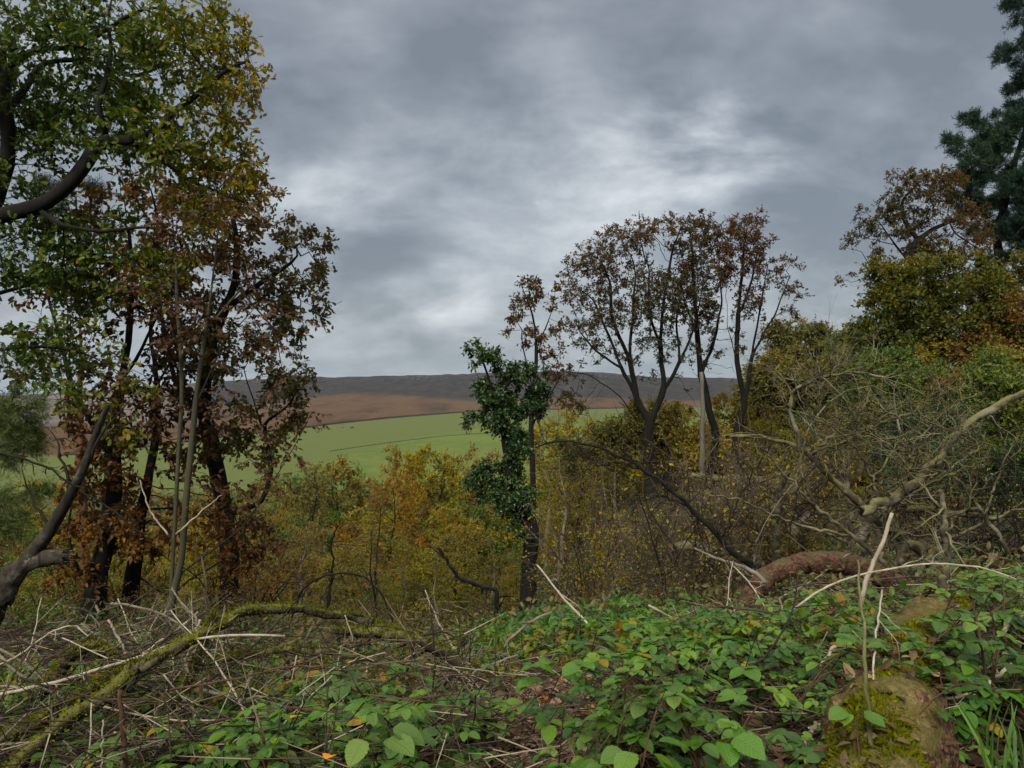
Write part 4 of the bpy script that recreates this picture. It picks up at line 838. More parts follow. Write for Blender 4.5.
# reddish fallen trunk
Y = 7.4
q = np.array([0, 0, .09]) + dens_line(pp(Y, (738, 628, -.3), (752, 602, -.2), (768, 584), (790, 574), (820, 571, .1), (850, 573, .2), (878, 582, .3), (905, 600, .4)), 22, .006)
root, b = log_obj('fallen_log', 'curved reddish brown fallen trunk resting on the right bank', q, np.r_[.05, .075, np.linspace(.095, .11, 16), .115, .115, .11, .10], B_REDLOG, seed=101)
m = MB()
for a in ((752, 600, 735, 645, 718, 668), (770, 585, 755, 578, 735, 566), (800, 590, 840, 596, 870, 592), (760, 610, 792, 590, 815, 588)): m.tube(dens_line(pp(Y - .1, a[:2], a[2:4], a[4:]), 9, .006) - b, np.linspace(.02, .006, 9), 6)
m.build('broken_branches', B_DEAD, root)

def dead_tree(name, label, Y, limbs, mat, seed, ntw=30, tl=.45, cat='dead tree', twmat=None):
    """a fallen or standing dead tree; every limb = (pixel points, first radius, last radius)"""
    rng = np.random.default_rng(seed); p0 = pp(Y, *limbs[0][0])[0]; b = p0.copy(); root = empty(name, b, label, cat); tw = MB()
    for i, (pts, r0, r1) in enumerate(limbs):
        q = dens_line(pp(Y, *pts), 26, .012, rng) - b; rr = np.linspace(r0, r1, 26) * (1 + .06 * rng.normal(size=26)); m = MB(); m.log(q, rr, 14 if r0 > .03 else 8, 90, .17, .8 / r0, rng) if r0 > .015 else m.tube(q, rr, 7, rough=.08, rng=rng); m.build('trunk' if i == 0 else 'limb', mat, root)
        for k in range(int(ntw * (1 if r0 < .05 else .6))):
            j = int(rng.integers(4, 25)); T = unit(q[j] - q[j - 1]); d = unit(T * .6 + rng.normal(size=3) * .8 + np.array([0, 0, .15])); L = tl * rng.uniform(.3, 1.5); ps = [q[j]]
            for s in range(7): d = unit(d + rng.normal(size=3) * .3); ps.append(ps[-1] + d * L / 7)
            ps = np.array(ps); ra = min(rr[j] * .5, .011) * rng.uniform(.5, 1); tw.tube(ps, np.linspace(ra, ra * .3, 8), 5)
            a_ = np.repeat(ps[2:7], 2, 0); dd = unit(np.repeat(np.diff(ps, axis=0)[2:7], 2, 0) / L * 7 + rng.normal(size=(10, 3)) * .7); tw.sticks(a_, a_ + dd * L * rng.uniform(.15, .5, (10, 1)), ra * .4, ra * .15, .5)
    tw.build('twigs', twmat or mat, root); return root
dead_tree('fallen_tree', 'mossy grey fallen tree with curling dead boughs on the right bank', 8.2,
    [([(946, 612), (938, 572), (928, 553), (905, 541), (880, 525), (862, 505), (845, 490), (822, 468), (806, 452), (788, 440), (760, 436), (722, 436)], .062, .012),
     ([(806, 455), (830, 445), (850, 440), (872, 425), (890, 419), (912, 412), (932, 419)], .022, .009), ([(806, 460), (826, 440), (848, 424), (862, 412), (872, 420)], .018, .006),
     ([(800, 452), (795, 425), (788, 405), (790, 392), (802, 385), (820, 376), (850, 372), (880, 374), (905, 395), (912, 410), (920, 425)], .024, .008),
     ([(815, 465), (812, 430), (815, 400), (835, 370), (845, 345)], .02, .006), ([(870, 512), (862, 540), (858, 570), (862, 600)], .05, .035), ([(905, 542), (900, 560), (885, 590), (880, 610)], .05, .04)], B_LICHEN, 111, 34, .6)
dead_tree('leaning_bough', 'thick pale lichened bough slanting up to the right edge', 7.4,
    [([(862, 512), (880, 506), (905, 490), (925, 475), (940, 455), (958, 430), (980, 415), (1005, 402), (1040, 388)], .048, .034), ([(872, 508), (900, 502), (935, 480), (960, 470), (985, 460)], .02, .006), ([(940, 455), (948, 432), (962, 428)], .012, .004),
     ([(885, 503), (905, 485), (912, 460), (905, 440)], .03, .012)], B_LICHEN, 113, 26, .45, cat='bough')
dead_tree('fallen_tree', 'dark twiggy fallen boughs against the right edge', 8.8,
    [([(905, 508), (925, 508), (960, 515), (1000, 518), (1030, 500), (1060, 480)], .04, .02), ([(1000, 518), (985, 545), (975, 575), (972, 610)], .04, .05), ([(960, 515), (990, 480), (1020, 450), (1045, 430)], .018, .006), ([(1000, 518), (1010, 470), (1000, 430), (985, 405)], .016, .005),
     ([(975, 575), (1000, 555), (1030, 545)], .03, .02), ([(950, 525), (990, 540), (1030, 528)], .016, .008)], B_MOSSY, 117, 34, .55, twmat=B_DARK)
dead_tree('arching_branch', 'long dark dead branch arching down with hanging twigs, left of the red trunk', 8.6,
    [([(782, 588), (765, 575), (735, 553), (705, 522), (680, 497), (655, 477), (630, 462), (600, 448), (575, 440), (550, 442), (535, 448)], .040, .007), ([(640, 468), (615, 462), (590, 468), (570, 482)], .012, .004), ([(690, 508), (665, 495), (640, 500), (628, 520)], .012, .004), ([(720, 540), (740, 500), (755, 470), (775, 440)], .012, .004), ([(735, 553), (700, 560), (660, 575), (620, 590)], .016, .006)],
    B_DARK, 119, 40, .5, cat='branch', twmat=B_TWIG)
dead_tree('fallen_tree', 'web of thin mossy dead boughs crossing at the right edge before the holly', 7.9,
    [([(1040, 600), (1012, 560), (985, 515), (950, 470), (915, 432), (880, 405)], .026, .007), ([(985, 515), (1000, 470), (1015, 440), (1040, 420)], .014, .005), ([(1012, 560), (970, 548), (925, 535), (885, 530), (850, 520)], .015, .005), ([(950, 470), (955, 430), (945, 395), (930, 370)], .012, .004), ([(915, 432), (880, 440), (845, 430), (810, 415)], .011, .004), ([(1030, 585), (990, 590), (950, 575)], .014, .006)], B_LICHEN, 127, 16, .4, twmat=B_TWIG)
dead_tree('fallen_tree', 'bare arching boughs with pale tips rising over the red log', 8.0,
    [([(905, 590), (880, 560), (850, 535), (815, 505), (790, 480), (768, 455)], .030, .010), ([(880, 560), (885, 520), (870, 470), (840, 430), (800, 412)], .020, .006), ([(850, 535), (820, 530), (785, 520), (740, 500), (700, 492)], .016, .005), ([(885, 520), (905, 470), (925, 430), (960, 400), (985, 392)], .018, .006), ([(905, 590), (940, 545), (985, 520), (1035, 505)], .026, .010), ([(815, 505), (800, 460), (812, 420), (840, 392), (870, 385), (900, 398)], .014, .005), ([(940, 545), (965, 500), (975, 460), (968, 430)], .014, .005)], B_LICHEN, 129, 8, .3, twmat=B_TWIG)
dead_tree('thorn_bush', 'bushy dead thorn tangle of fine grey twigs behind the mossy fallen tree', 10.5,
    [([(850, 560), (852, 520), (846, 480), (855, 430), (870, 390)], .04, .010), ([(851, 515), (880, 470), (905, 430), (900, 400)], .02, .006), ([(848, 490), (820, 440), (800, 400), (790, 370)], .02, .006), ([(852, 530), (900, 500), (950, 470), (985, 440)], .02, .006), ([(846, 480), (840, 430), (830, 385), (838, 350)], .018, .005), ([(850, 545), (800, 520), (760, 490), (735, 470)], .02, .006)], B_LICHEN, 121, 26, .6, cat='bush', twmat=B_TWIG)
dead_tree('broken_snag', 'short mossy broken snag standing upright left of the fallen tree', 9.0, [([(776, 575), (776, 540), (775, 510), (781, 485), (788, 472)], .05, .038), ([(776, 520), (770, 500), (764, 490)], .014, .006)], B_MOSSY, 123, 4, .2, cat='snag')
for (lab, Yk, pts, r0, r1, mt, sd) in (('pale weathered log lying behind the arching branch', 11.5, [(668, 548), (690, 544), (715, 552), (735, 560), (760, 556)], .07, .09, B_DEAD, 131), ('grey log lying far back under the skyline oaks', 17, [(690, 475), (720, 480), (745, 476), (770, 482), (795, 478)], .06, .085, B_LICHEN, 132),
        ('mossy log lying crosswise beside the green patch', 14, [(760, 505), (790, 495), (820, 482), (850, 470)], .09, .07, B_MOSSY, 133), ('pale stump like log end left of the thorn bush', 12, [(790, 535), (805, 520), (822, 508)], .09, .06, B_DEAD, 134)):
    log_obj('fallen_log', lab, dens_line(pp(Yk, *pts), 16, .01), np.linspace(r0, r1, 16), mt, seed=sd)

# rotten mossy log running towards the viewer on the right bank
q = dens_line([W(945, 612, 4.4), W(930, 632, 4.0), W(912, 662, 3.4), W(893, 705, 2.9), W(880, 760, 2.5), W(872, 840, 2.2)], 30, .008)
root, b = log_obj('rotten_log', 'broad rotten log with bright yellow moss and crumbling red wood, bottom right', q + np.array([0, 0, -.03]), np.linspace(.15, .185, 30) * (1 + .04 * np.sin(np.arange(30) * .9)), B_ROT, n=26, rough=.14, seed=141)
rng = np.random.default_rng(142); m = MB(); k = 38000; i = rng.uniform(0, 28.9, k); i0 = i.astype(int); th = rng.uniform(-.5, pi + .5, k); cc = (q - b)[i0] + ((q - b)[i0 + 1] - (q - b)[i0]) * (i - i0)[:, None]
rr_ = np.interp(i, np.arange(30), np.linspace(.15, .185, 30) * (1 + .04 * np.sin(np.arange(30) * .9))); od = np.stack([np.cos(th), 0 * th, np.sin(th)], -1); PP = cc + od * rr_[:, None] + np.array([0, 0, -.03])
msk = wob(PP, 5.5) + .6 * wob(PP, 13) + .3 * np.cos(th - .6); kp = msk > -.30; PP = PP + od * (.018 * np.clip(msk, 0, 1.2) - .012)[:, None]
PP = PP[kp]; od = od[kp]; leaves(m, PP, od + rng.normal(size=od.shape) * .6, rng.uniform(.012, .028, len(PP)), 'diamond', rng, var=np.clip(.5 + .3 * wob(PP, 9) + rng.normal(size=len(PP)) * .2, 0, 1))
L_MOSS = leaf_mat('moss', [(0, (.034, .040, .009)), (.5, (.085, .086, .015)), (1, (.135, .125, .024))], trans=.3, rough=.9, spec=.05); mo = m.build('moss', L_MOSS, root); mo['kind'] = 'stuff'

k = 420; i = rng.integers(1, 29, k); th = rng.uniform(.3, pi - .3, k); PP = (q - b)[i] + rng.normal(size=(k, 3)) * .02 + np.stack([np.cos(th), 0 * th, np.sin(th)], -1) * .20 + np.array([0, 0, -.03]); PP = PP[wob(PP, 4) > -.5]; k = len(PP)
m = MB(); leaves(m, PP + b, rng.normal(size=(k, 3)) * [1, 1, .3], rng.uniform(.025, .065, k), 'ellip', rng, up=1.6, roll=.6, var=np.clip(rng.beta(1.6, 2, k), 0, .95))
tag(m.build('log_litter', L_LITTER, smooth=False), 'dead leaf scraps caught on top of the rotten log', kind='stuff')
# mossy fallen branches at the left
for lab, Yk, pts, r0, r1, sd, ntw in (
    ('longest moss covered fallen branch rising from the bottom left corner', 3.9, [(10, 775, -.7), (45, 735, -.6), (80, 715, -.5), (115, 688, -.3), (145, 662, -.1), (180, 645), (215, 628, .3), (240, 612, .5), (275, 606, .7), (320, 612, .9), (370, 622, 1.1), (420, 640, 1.2), (460, 668, 1.2)], .036, .020, 151, 10),
    ('moss covered branch hooked over in a loop at the left', 4.3, [(35, 700), (60, 672), (75, 650), (95, 645), (112, 652), (118, 668), (106, 682), (118, 690)], .040, .034, 152, 3),
    ('grey mossy pole lying level across the brush pile', 4.5, [(195, 664), (240, 655), (290, 650), (330, 652), (365, 660), (410, 672), (450, 690)], .022, .014, 153, 6),
    ('mossy branch ending at the brown leaf patch', 4.9, [(330, 628), (380, 634), (420, 640), (450, 655), (468, 680), (470, 700)], .032, .028, 154, 8),
    ('dark mossy branch half buried below the hooked one', 3.7, [(-10, 745), (40, 720), (70, 702), (100, 685), (130, 668), (160, 660)], .03, .02, 155, 5),
    ('mossy prop leaning under the long fallen branch', 4.2, [(185, 690), (196, 660), (205, 636), (214, 615)], .018, .012, 156, 3)):
    br = bare_branch('mossy_branch', lab, Yk, pts, r0, r1, B_MOSSY, ntw, .25, sd, 'branch', n=40, wb=.006)
    rng = np.random.default_rng(sd); st = [c for c in br.children if c.name.startswith('stem')][0].data; V = np.array([v.co[:] for v in st.vertices]); Nn = np.array([v.normal[:] for v in st.vertices])
    j = rng.integers(0, len(V), 6000); j = j[(Nn[j, 2] + .9 * wob(V[j], 4) > .35)]; PP = V[j] + rng.normal(size=(len(j), 3)) * .006; m = MB(); leaves(m, PP, Nn[j] + rng.normal(size=(len(j), 3)) * .7, rng.uniform(.008, .020, len(j)), 'diamond', rng, var=np.clip(.4 + .3 * wob(PP, 6) + rng.normal(size=len(j)) * .2, 0, 1)); m.build('moss', L_MOSS, br)['kind'] = 'stuff'
bare_branch('mossy_branch', 'short thick mossy stub standing behind the rotten log', 4.9, [(930, 640), (938, 620), (940, 600), (948, 560), (946, 520), (940, 490)], .035, .014, B_LICHEN, 10, .3, 157, 'branch')
bare_branch('crooked_branch', 'crooked dark branch bent down beside the ivy clad trunk', 9.5, [(438, 548), (448, 560), (455, 575), (468, 582), (490, 588), (498, 592), (498, 604), (492, 625)], .018, .03, B_DARK, 10, .3, 158)
bare_branch('crooked_branch', 'dead arched branch with a bare forked top, left of centre', 7.5, [(292, 620), (300, 590), (318, 575), (350, 572), (372, 582), (388, 605), (396, 640)], .012, .009, B_DARK, 14, .3, 159)
bare_branch('crooked_branch', 'dark broken upright snag left of the golden brown trees', 9, [(327, 610), (330, 585), (334, 560), (330, 545), (338, 525)], .022, .008, B_DARK, 8, .25, 160)

# prominent pale sticks, each its own thing
for lab, Yk, pts, r0, r1, mt, sd, nt in (
    ('long straight pale stick leaning in the centre, right of the ivy clad trunk', 6.0, [(537, 565, .6), (565, 600, .3), (595, 632), (637, 658, -.2)], .007, .013, B_BLEACH, 171, 2),
    ('bright pale broken cane standing up before the red trunk', 4.6, [(892, 513), (884, 540), (874, 560), (866, 582), (860, 606)], .011, .015, B_BLEACH, 172, 0),
    ('long thin pale cane arching over the right bank', 4.2, [(790, 612), (815, 592), (840, 580), (880, 570), (920, 564), (960, 563), (1000, 572), (1035, 590)], .006, .005, B_BLEACH, 173, 3),
    ('curved pale branch ending at the red trunk', 7.0, [(694, 548), (715, 558), (738, 565), (755, 572), (766, 583)], .008, .022, B_DEAD, 174, 4),
    ('tall thin brown stem rising before the rotten log', 2.35, [(858, 560, .4), (862, 610, .2), (866, 660), (868, 710), (875, 790)], .0035, .008, B_STEM, 175, 3),
    ('pale forked dead stick sweeping in from the right edge', 3.5, [(1036, 600), (1005, 628), (985, 650), (955, 668), (915, 688)], .012, .006, B_BLEACH, 176, 8),
    ('second pale stick below the forked one at the right edge', 3.4, [(1008, 652), (985, 668), (960, 678), (930, 690), (895, 705)], .009, .006, B_BLEACH, 177, 5),
    ('curved straw coloured stick hooked over at the lower right', 3.0, [(1012, 664), (990, 680), (978, 692), (960, 698), (930, 700)], .008, .006, B_BLEACH, 178, 6),
    ('straw coloured stick hanging over the mossy log side', 2.7, [(900, 682), (915, 705), (935, 728), (945, 745), (962, 772)], .005, .008, B_BLEACH, 179, 10),
    ('upright straw coloured stick at the lower right corner', 2.8, [(990, 680), (982, 705), (975, 735), (968, 775)], .005, .006, B_BLEACH, 180, 4),
    ('short pale bent stick among the brambles left of the log', 3.6, [(838, 642), (828, 655), (820, 668), (819, 690), (820, 702)], .008, .006, B_BLEACH, 181, 0),
    ('straight pale stick end poking out of the right brambles', 3.5, [(807, 672), (795, 682), (782, 694)], .008, .008, B_DEAD, 182, 0),
    ('short pale stick under the brambles near the bottom', 2.7, [(816, 722), (808, 738), (799, 755)], .008, .007, B_DEAD, 183, 0),
    ('thin upright pale twig in the right brambles', 4.4, [(795, 620), (798, 635), (804, 655)], .005, .004, B_BLEACH, 184, 0),
    ('long bleached stick slanting across the left brush pile', 4.0, [(-15, 698), (30, 688), (80, 676), (130, 660), (165, 645), (200, 638), (240, 634), (285, 636)], .009, .006, B_BLEACH, 185, 8),
    ('bleached stick standing crooked in the left brush pile', 4.2, [(108, 620), (116, 632), (126, 655)], .006, .007, B_BLEACH, 186, 0),
    ('steep bleached stick, right one crossing the mossy branch', 4.1, [(200, 620), (192, 645), (184, 662), (190, 676)], .007, .006, B_BLEACH, 187, 3),
    ('straight slanting bleached stick above the mossy branch', 4.6, [(198, 612), (175, 632), (152, 646), (128, 668)], .006, .007, B_BLEACH, 188, 2),
    ('thin bleached twig arching over the hooked mossy branch', 4.3, [(-12, 670), (20, 655), (45, 635), (62, 626), (80, 626), (92, 640)], .005, .004, B_BLEACH, 189, 3),
    ('pale curved twig hanging from the rowan stem', 6.2, [(140, 480), (145, 498), (152, 515), (168, 535)], .004, .008, B_BLEACH, 190, 0),
    ('pale straight twig leaning on the rowan stem', 6.2, [(176, 534), (190, 522), (205, 508), (222, 495)], .008, .004, B_BLEACH, 191, 0),
    ('pale twig drooping over the end of the long mossy branch', 4.8, [(345, 615), (352, 635), (355, 660), (352, 690)], .004, .004, B_BLEACH, 192, 4),
    ('forked pale twig beside the brown leaf patch', 4.8, [(518, 655), (492, 664), (472, 672), (466, 690)], .006, .005, B_DEAD, 193, 8),
    ('curved grey branch lying behind the leaf patch', 5.6, [(552, 612), (530, 622), (508, 640), (498, 655)], .009, .012, B_DEAD, 194, 4),
    ('pale straight stick rising from the brush pile towards the centre', 5.6, [(425, 590), (432, 608), (442, 630), (455, 650), (465, 668)], .004, .008, B_BLEACH, 195, 5),
    ('brown bramble cane lying level in the lower middle', 3.4, [(285, 708), (345, 712), (380, 702), (420, 697), (470, 694)], .006, .005, B_CANE, 196, 3),
    ('red brown cane arching across the lower left brambles', 3.2, [(170, 690), (230, 680), (280, 668), (330, 665)], .005, .004, B_CANE, 197, 3),
    ('dark upright dead stem in the lower left', 3.0, [(120, 690), (122, 720), (124, 745), (126, 790)], .009, .011, B_CANE, 198, 5),
    ('thin pale upright straw at the lower left', 3.0, [(103, 720), (102, 745), (101, 780)], .003, .003, B_BLEACH, 199, 0),
    ('straw coloured stick standing before the rotten log side', 2.5, [(882, 590, .7), (876, 640, .4), (872, 690, .2), (884, 760)], .004, .004, B_BLEACH, 200, 3)):
    bare_branch('dead_stick', lab, Yk, pts, r0, r1, mt, nt, .16, sd, 'stick', n=18, wb=.003)

# loose sticks of the brush pile: one of each kind, then copies
def stick_proto(seed, L, r, mat, nt):
    rng = np.random.default_rng(seed); ps = [np.array([-L / 2, 0, 0])]; d = np.array([1., 0, .05])
    for k in range(9): d = unit(d + rng.normal(size=3) * .10); ps.append(ps[-1] + d * L / 9)
    ps = np.array(ps); root = empty('dead_stick', (0, 0, 0), 'loose dead stick in the tangled brush pile at lower left', 'stick', 'loose sticks in the brush pile'); m = MB(); m.tube(ps, np.linspace(r, r * .5, 10), 6, rough=.06, rng=rng); m.build('stem', mat, root)
    m = MB(); i = rng.integers(2, 9, nt); dd = unit(np.array([1., 0, 0]) + rng.normal(size=(nt, 3)) * .8); e = ps[i] + dd * L * rng.uniform(.1, .3, (nt, 1)); m.sticks(ps[i], e, r * .45, r * .2, .5)
    j = np.repeat(np.arange(nt), 3); a_ = ps[i][j] + (e - ps[i])[j] * rng.uniform(.3, .9, (nt * 3, 1)); m.sticks(a_, a_ + unit(dd[j] + rng.normal(size=(nt * 3, 3)) * .6) * L * rng.uniform(.04, .14, (nt * 3, 1)), r * .25, r * .12, .5)
    m.build('twigs', mat, root); return root
SP = [stick_proto(300 + i, L, r, mt, nt) for i, (L, r, mt, nt) in enumerate(((.9, .006, B_BLEACH, 7), (.7, .005, B_STRAW, 8), (1.2, .008, B_STRAW, 9), (.8, .009, B_DEAD, 6), (.6, .004, B_BLEACH, 6), (1.0, .006, B_TWIG, 10), (1.1, .007, B_TWIG, 9), (.7, .005, B_STRAW, 9)))]
used = [0] * 8
for k in range(262):
    if k < 200:
        px = rg.choice([rg.uniform(-60, 250), rg.uniform(100, 480)]); Yk = rg.uniform(3.2, 6.0); lab = grp = None; pile = .62 * math.exp(-((px - 170) / 170) ** 2) * math.exp(-((Yk - 4.5) / 1.2) ** 2)
    else:
        px = rg.uniform(560, 1060); Yk = rg.uniform(2.8, 8); lab, grp, pile = 'loose dead stick lying among the right bank brambles', 'loose sticks on the right bank', .22
    g = G(px, Yk); i = int(np.argmin(used)) if 0 in used else int(rg.integers(8)); o = SP[i]
    loc = (g[0], g[1], g[2] + .02 + rg.uniform(0, 1) * (pile + .06)); rot = (rg.uniform(0, 6.28), rg.normal() * .38, rg.normal() * .9 + (.3 if px < 480 else 0))
    if used[i]: o = copy_tree(o, loc)
    used[i] += 1; o.location = loc; o.rotation_euler = rot
    if lab: o['label'] = lab; o['group'] = grp

# uncountable fine twigs
rng = np.random.default_rng(320); m = MB()
n = 4600; px = np.where(rng.uniform(size=n) < .55, rng.uniform(-80, 500, n), rng.uniform(480, 1100, n)); Yk = 2.8 + 7 * rng.uniform(size=n) ** 1.4
X = (px - 512) / F * Yk; Z = ground_z(X, Yk) + rng.uniform(0, 1, n) ** 2 * np.where(px < 480, .55, .22)
d = unit(np.stack([rng.normal(size=n), rng.normal(size=n) * .8, rng.normal(size=n) * .35], -1)); L = rng.uniform(.12, .6, n)[:, None]; P = np.stack([X, Yk, Z], -1); mid_ = P + rng.normal(size=(n, 3)) * L * .06
for a_, e_, r0, r1 in ((P - d * L / 2, mid_, .0022, .0032), (mid_, P + d * L / 2, .0032, .0014)): m.sticks(a_, e_, r0 * rng.uniform(.5, 1.6, n), r1, rng.uniform(0, 1, n))
def straw_mat():
    m_, t, out = new_mat('fine_twig'); c = t.ramp(t.node('ShaderNodeAttribute', attribute_name='var').outputs['Fac'], [(0, (.014, .010, .007)), (.5, (.040, .028, .017)), (.8, (.10, .075, .046)), (1, (.28, .23, .16))])
    p = t.node('ShaderNodeBsdfPrincipled', {'Base Color': c, 'Roughness': .9, 'Specular IOR Level': .1}); t.l.new(p.outputs[0], out.inputs[0]); return m_
tag(m.build('fine_twigs', straw_mat()), 'litter of fine broken twigs strewn over the bank', kind='stuff')

# leaf litter
m = MB(); n = 26000; px = rng.uniform(-150, 1180, n); Yk = 2.2 + 11 * rng.uniform(size=n) ** 1.6; X = (px - 512) / F * Yk
P = np.stack([X, Yk, ground_z(X, Yk) + rng.uniform(.002, .035, n)], -1); a_ = rng.uniform(0, 6.28, n); D = np.stack([np.cos(a_), np.sin(a_), rng.normal(size=n) * .25], -1)
leaves(m, P, D, rng.uniform(.04, .085, n), 'ellip', rng, up=2.0, roll=.7, var=np.clip(rng.beta(1.6, 2.0, n), 0, .97))
tag(m.build('leaf_litter', L_LITTER, smooth=False), 'brown fallen leaves covering the bank', kind='stuff')

m = MB(); n = 900; px = rng.normal(555, 50, n); Yk = rng.uniform(3.0, 4.7, n); X = (px - 512) / F * Yk; a_ = rng.uniform(0, 6.28, n)
leaves(m, np.stack([X, Yk, ground_z(X, Yk) + rng.uniform(.02, .06, n)], -1), np.stack([np.cos(a_), np.sin(a_), rng.normal(size=n) * .3], -1), rng.uniform(.035, .075, n), 'oak', rng, up=1.6, roll=.7, var=rng.uniform(.45, .98, n))
tag(m.build('leaf_litter', L_LITTER, smooth=False), 'patch of pale tan fallen leaves at the bottom centre', kind='stuff')
# single bright fallen leaves
def one_leaf(px, py, Y, size, col, lab, shape='bramble', upright=.3):
    rng = np.random.default_rng(int(px)); m = MB(); leaves(m, np.zeros((1, 3)), np.array([[rng.normal(), -.6, upright]]), size, shape, rng, up=1.2, roll=.3, var=.5)
    mt = leaf_mat('bright_leaf', [(0, col), (1, tuple(1.15 * c for c in col))], trans=.3, objvar=0); o = m.build('fallen_leaf', mt, loc=W(px, py, Y)); tag(o, lab, 'leaf')
for k, (dx, dy, lab) in enumerate(((0, 0, 'crimson fallen leaf, upper of the red ones on the leaf patch'), (-9, 6, 'crimson fallen leaf, lower of the red ones on the leaf patch'))):
    p = G(532 + dx, 4.1 - .08 * k); one_leaf(532 + dx, 384 + (EYE - p[2] - .035) * F / p[1], p[1], .085, (.42, .055, .05), lab)
one_leaf(581, 705, 3.6, .075, (.50, .27, .02), 'yellow bramble leaf in the middle at the bottom'); one_leaf(618, 690, 3.9, .07, (.48, .22, .015), 'orange yellow bramble leaf above the bare hollow'); one_leaf(332, 755, 2.6, .06, (.48, .15, .02), 'orange leaf under the big leaves at the lower left'); one_leaf(300, 716, 3.0, .06, (.42, .26, .03), 'pale yellow leaf in the lower left brambles')

# ------------------------------------------------------------------ brambles
def bramble_proto(seed, canes, L, size, per, name='bramble', h=.28, mat=L_BRAM, v0=.45):
    rng = np.random.default_rng(seed); root = empty(name, (0, 0, 0), 'bramble', 'bramble'); cm, lb = MB(), MB()
    for c in range(canes):
        a = rng.uniform(0, 2 * pi); ln = L * rng.uniform(.6, 1.15); u = np.linspace(0, 1, 10); hh = h * rng.uniform(.7, 1.4)
        q = np.stack([np.cos(a + u * rng.normal() * .5) * ln * u, np.sin(a + u * rng.normal() * .5) * ln * u, hh * np.sin(pi * np.minimum(u * .95 + .06, 1)) + .02], -1); cm.tube(q, np.linspace(.0042, .002, 10), 5)
        for k in range(per):
            f = rng.uniform(.12, 1.0); i = min(int(f * 9), 8); p = q[i] + (q[i + 1] - q[i]) * (f * 9 - i); side = unit(np.array([rng.normal(), rng.normal(), .55 + rng.uniform(0, .5)])); pl = rng.uniform(.05, .12); e = p + side * pl
            cm.sticks(p[None], e[None], .0013, .001); fw = unit(np.array([side[0], side[1], rng.uniform(-.35, .1)])); sd = unit(np.cross(fw, [0, 0, 1])); s = size * rng.uniform(.65, 1.25); v = np.clip(v0 + rng.normal() * .2, 0, .93); v = .98 if rng.uniform() < .015 else v
            nl = 3 if rng.uniform() < .65 else 5; dirs = [fw, unit(fw * .35 + sd), unit(fw * .35 - sd)] + ([unit(-fw * .35 + sd), unit(-fw * .35 - sd)] if nl == 5 else [])
            st = e + fw * s * .28; cm.sticks(e[None], st[None], .001, .0008)
            leaves(lb, np.array([st] + [e] * (nl - 1)), np.array(dirs) + rng.normal(size=(nl, 3)) * .10, np.array([s * 1.1] + [s * .88] * (nl - 1)), 'bramble', rng, up=1.6, roll=.22, var=np.clip(v + rng.normal(size=nl) * .05, 0, 1))
    cm.build('canes', B_CANE, root); lb.build('foliage', mat, root); return root
BIG = [bramble_proto(440 + i, c, L, s, p, h=h, v0=v) for i, (c, L, s, p, h, v) in enumerate(((4, .5, .060, 7, .26, .50), (4, .6, .054, 8, .32, .58), (4, .45, .070, 6, .20, .42)))]
BR = [bramble_proto(400 + i, c, L, s, p, h=h, v0=v) for i, (c, L, s, p, h, v) in enumerate(((5, .6, .060, 7, .15, .45), (4, .7, .052, 8, .19, .55), (5, .55, .064, 7, .12, .40), (5, .65, .055, 7, .20, .60), (4, .5, .048, 8, .12, .50), (5, .75, .056, 8, .15, .35)))]
used = [0] * len(BR)
def put_bramble(x, y, sc, lab, grp, dz=0., rng=rg):
    i = int(np.argmin(used)) if 0 in used else int(rng.integers(len(BR))); o = BR[i]; loc = (x, y, gz(x, y) + dz)
    if used[i]: o = copy_tree(o, loc)
    used[i] += 1; o.location = loc; o.scale = (sc,) * 3; o.rotation_euler = (rng.normal() * .08, rng.normal() * .08, rng.uniform(0, 6.28)); o['label'] = lab; o['group'] = grp
def scatter(n, px0, px1, Y0, Y1, lab, grp, s0=.8, s1=1.2, ok=None, dz=0.):
    k = 0
    for _ in range(n * 6):
        if k >= n: break
        px = rg.uniform(px0, px1); Yk = math.sqrt(rg.uniform(Y0 ** 2, Y1 ** 2)); x = (px - 512) / F * Yk
        if ok and not ok(px, Yk): continue
        put_bramble(x, Yk, rg.uniform(s0, s1), lab, grp, dz); k += 1
bu = [0, 0, 0]
def big(n, px0, px1, Y0, Y1, lab, grp, s0=.8, s1=1.15):
    for k in range(n):
        px, Yk = rg.uniform(px0, px1), rg.uniform(Y0, Y1); x = (px - 512) / F * Yk; i = k % 3; o = BIG[i]; loc = (x, Yk, gz(x, Yk))
        if bu[i]: o = copy_tree(o, loc)
        bu[i] += 1; o.location = loc; o.scale = (rg.uniform(s0, s1),) * 3; o.rotation_euler = (rg.normal() * .1, rg.normal() * .1, rg.uniform(0, 6.28)); o['label'] = lab; o['group'] = grp
big(7, 650, 830, 2.5, 3.4, 'tall large leaved bramble arching at the bottom between leaf patch and rotten log', 'tall brambles between leaf patch and log')
big(4, 660, 780, 3.8, 4.8, 'tall arching bramble on the crest of the right bank', 'tall brambles on the crest of the bank', .55, .75)
big(4, 270, 400, 2.45, 2.9, 'tall large leaved bramble at the bottom left of centre', 'tall brambles at the bottom left of centre')
big(6, 950, 1060, 2.7, 4.5, 'tall bramble at the right edge behind the grass tuft', 'tall brambles at the right edge')
big(1, 905, 930, 3.0, 4.2, 'bramble sprawling over the rotten log', 'brambles over the rotten log', .6, .8)
big(2, 815, 850, 2.35, 2.6, 'small bramble overhanging the near end of the rotten log', 'brambles at the near end of the log', .45, .55)
big(1, 945, 955, 2.5, 2.6, 'bramble between the rotten log and the grass tuft', 'brambles beside the grass tuft', .5, .55)
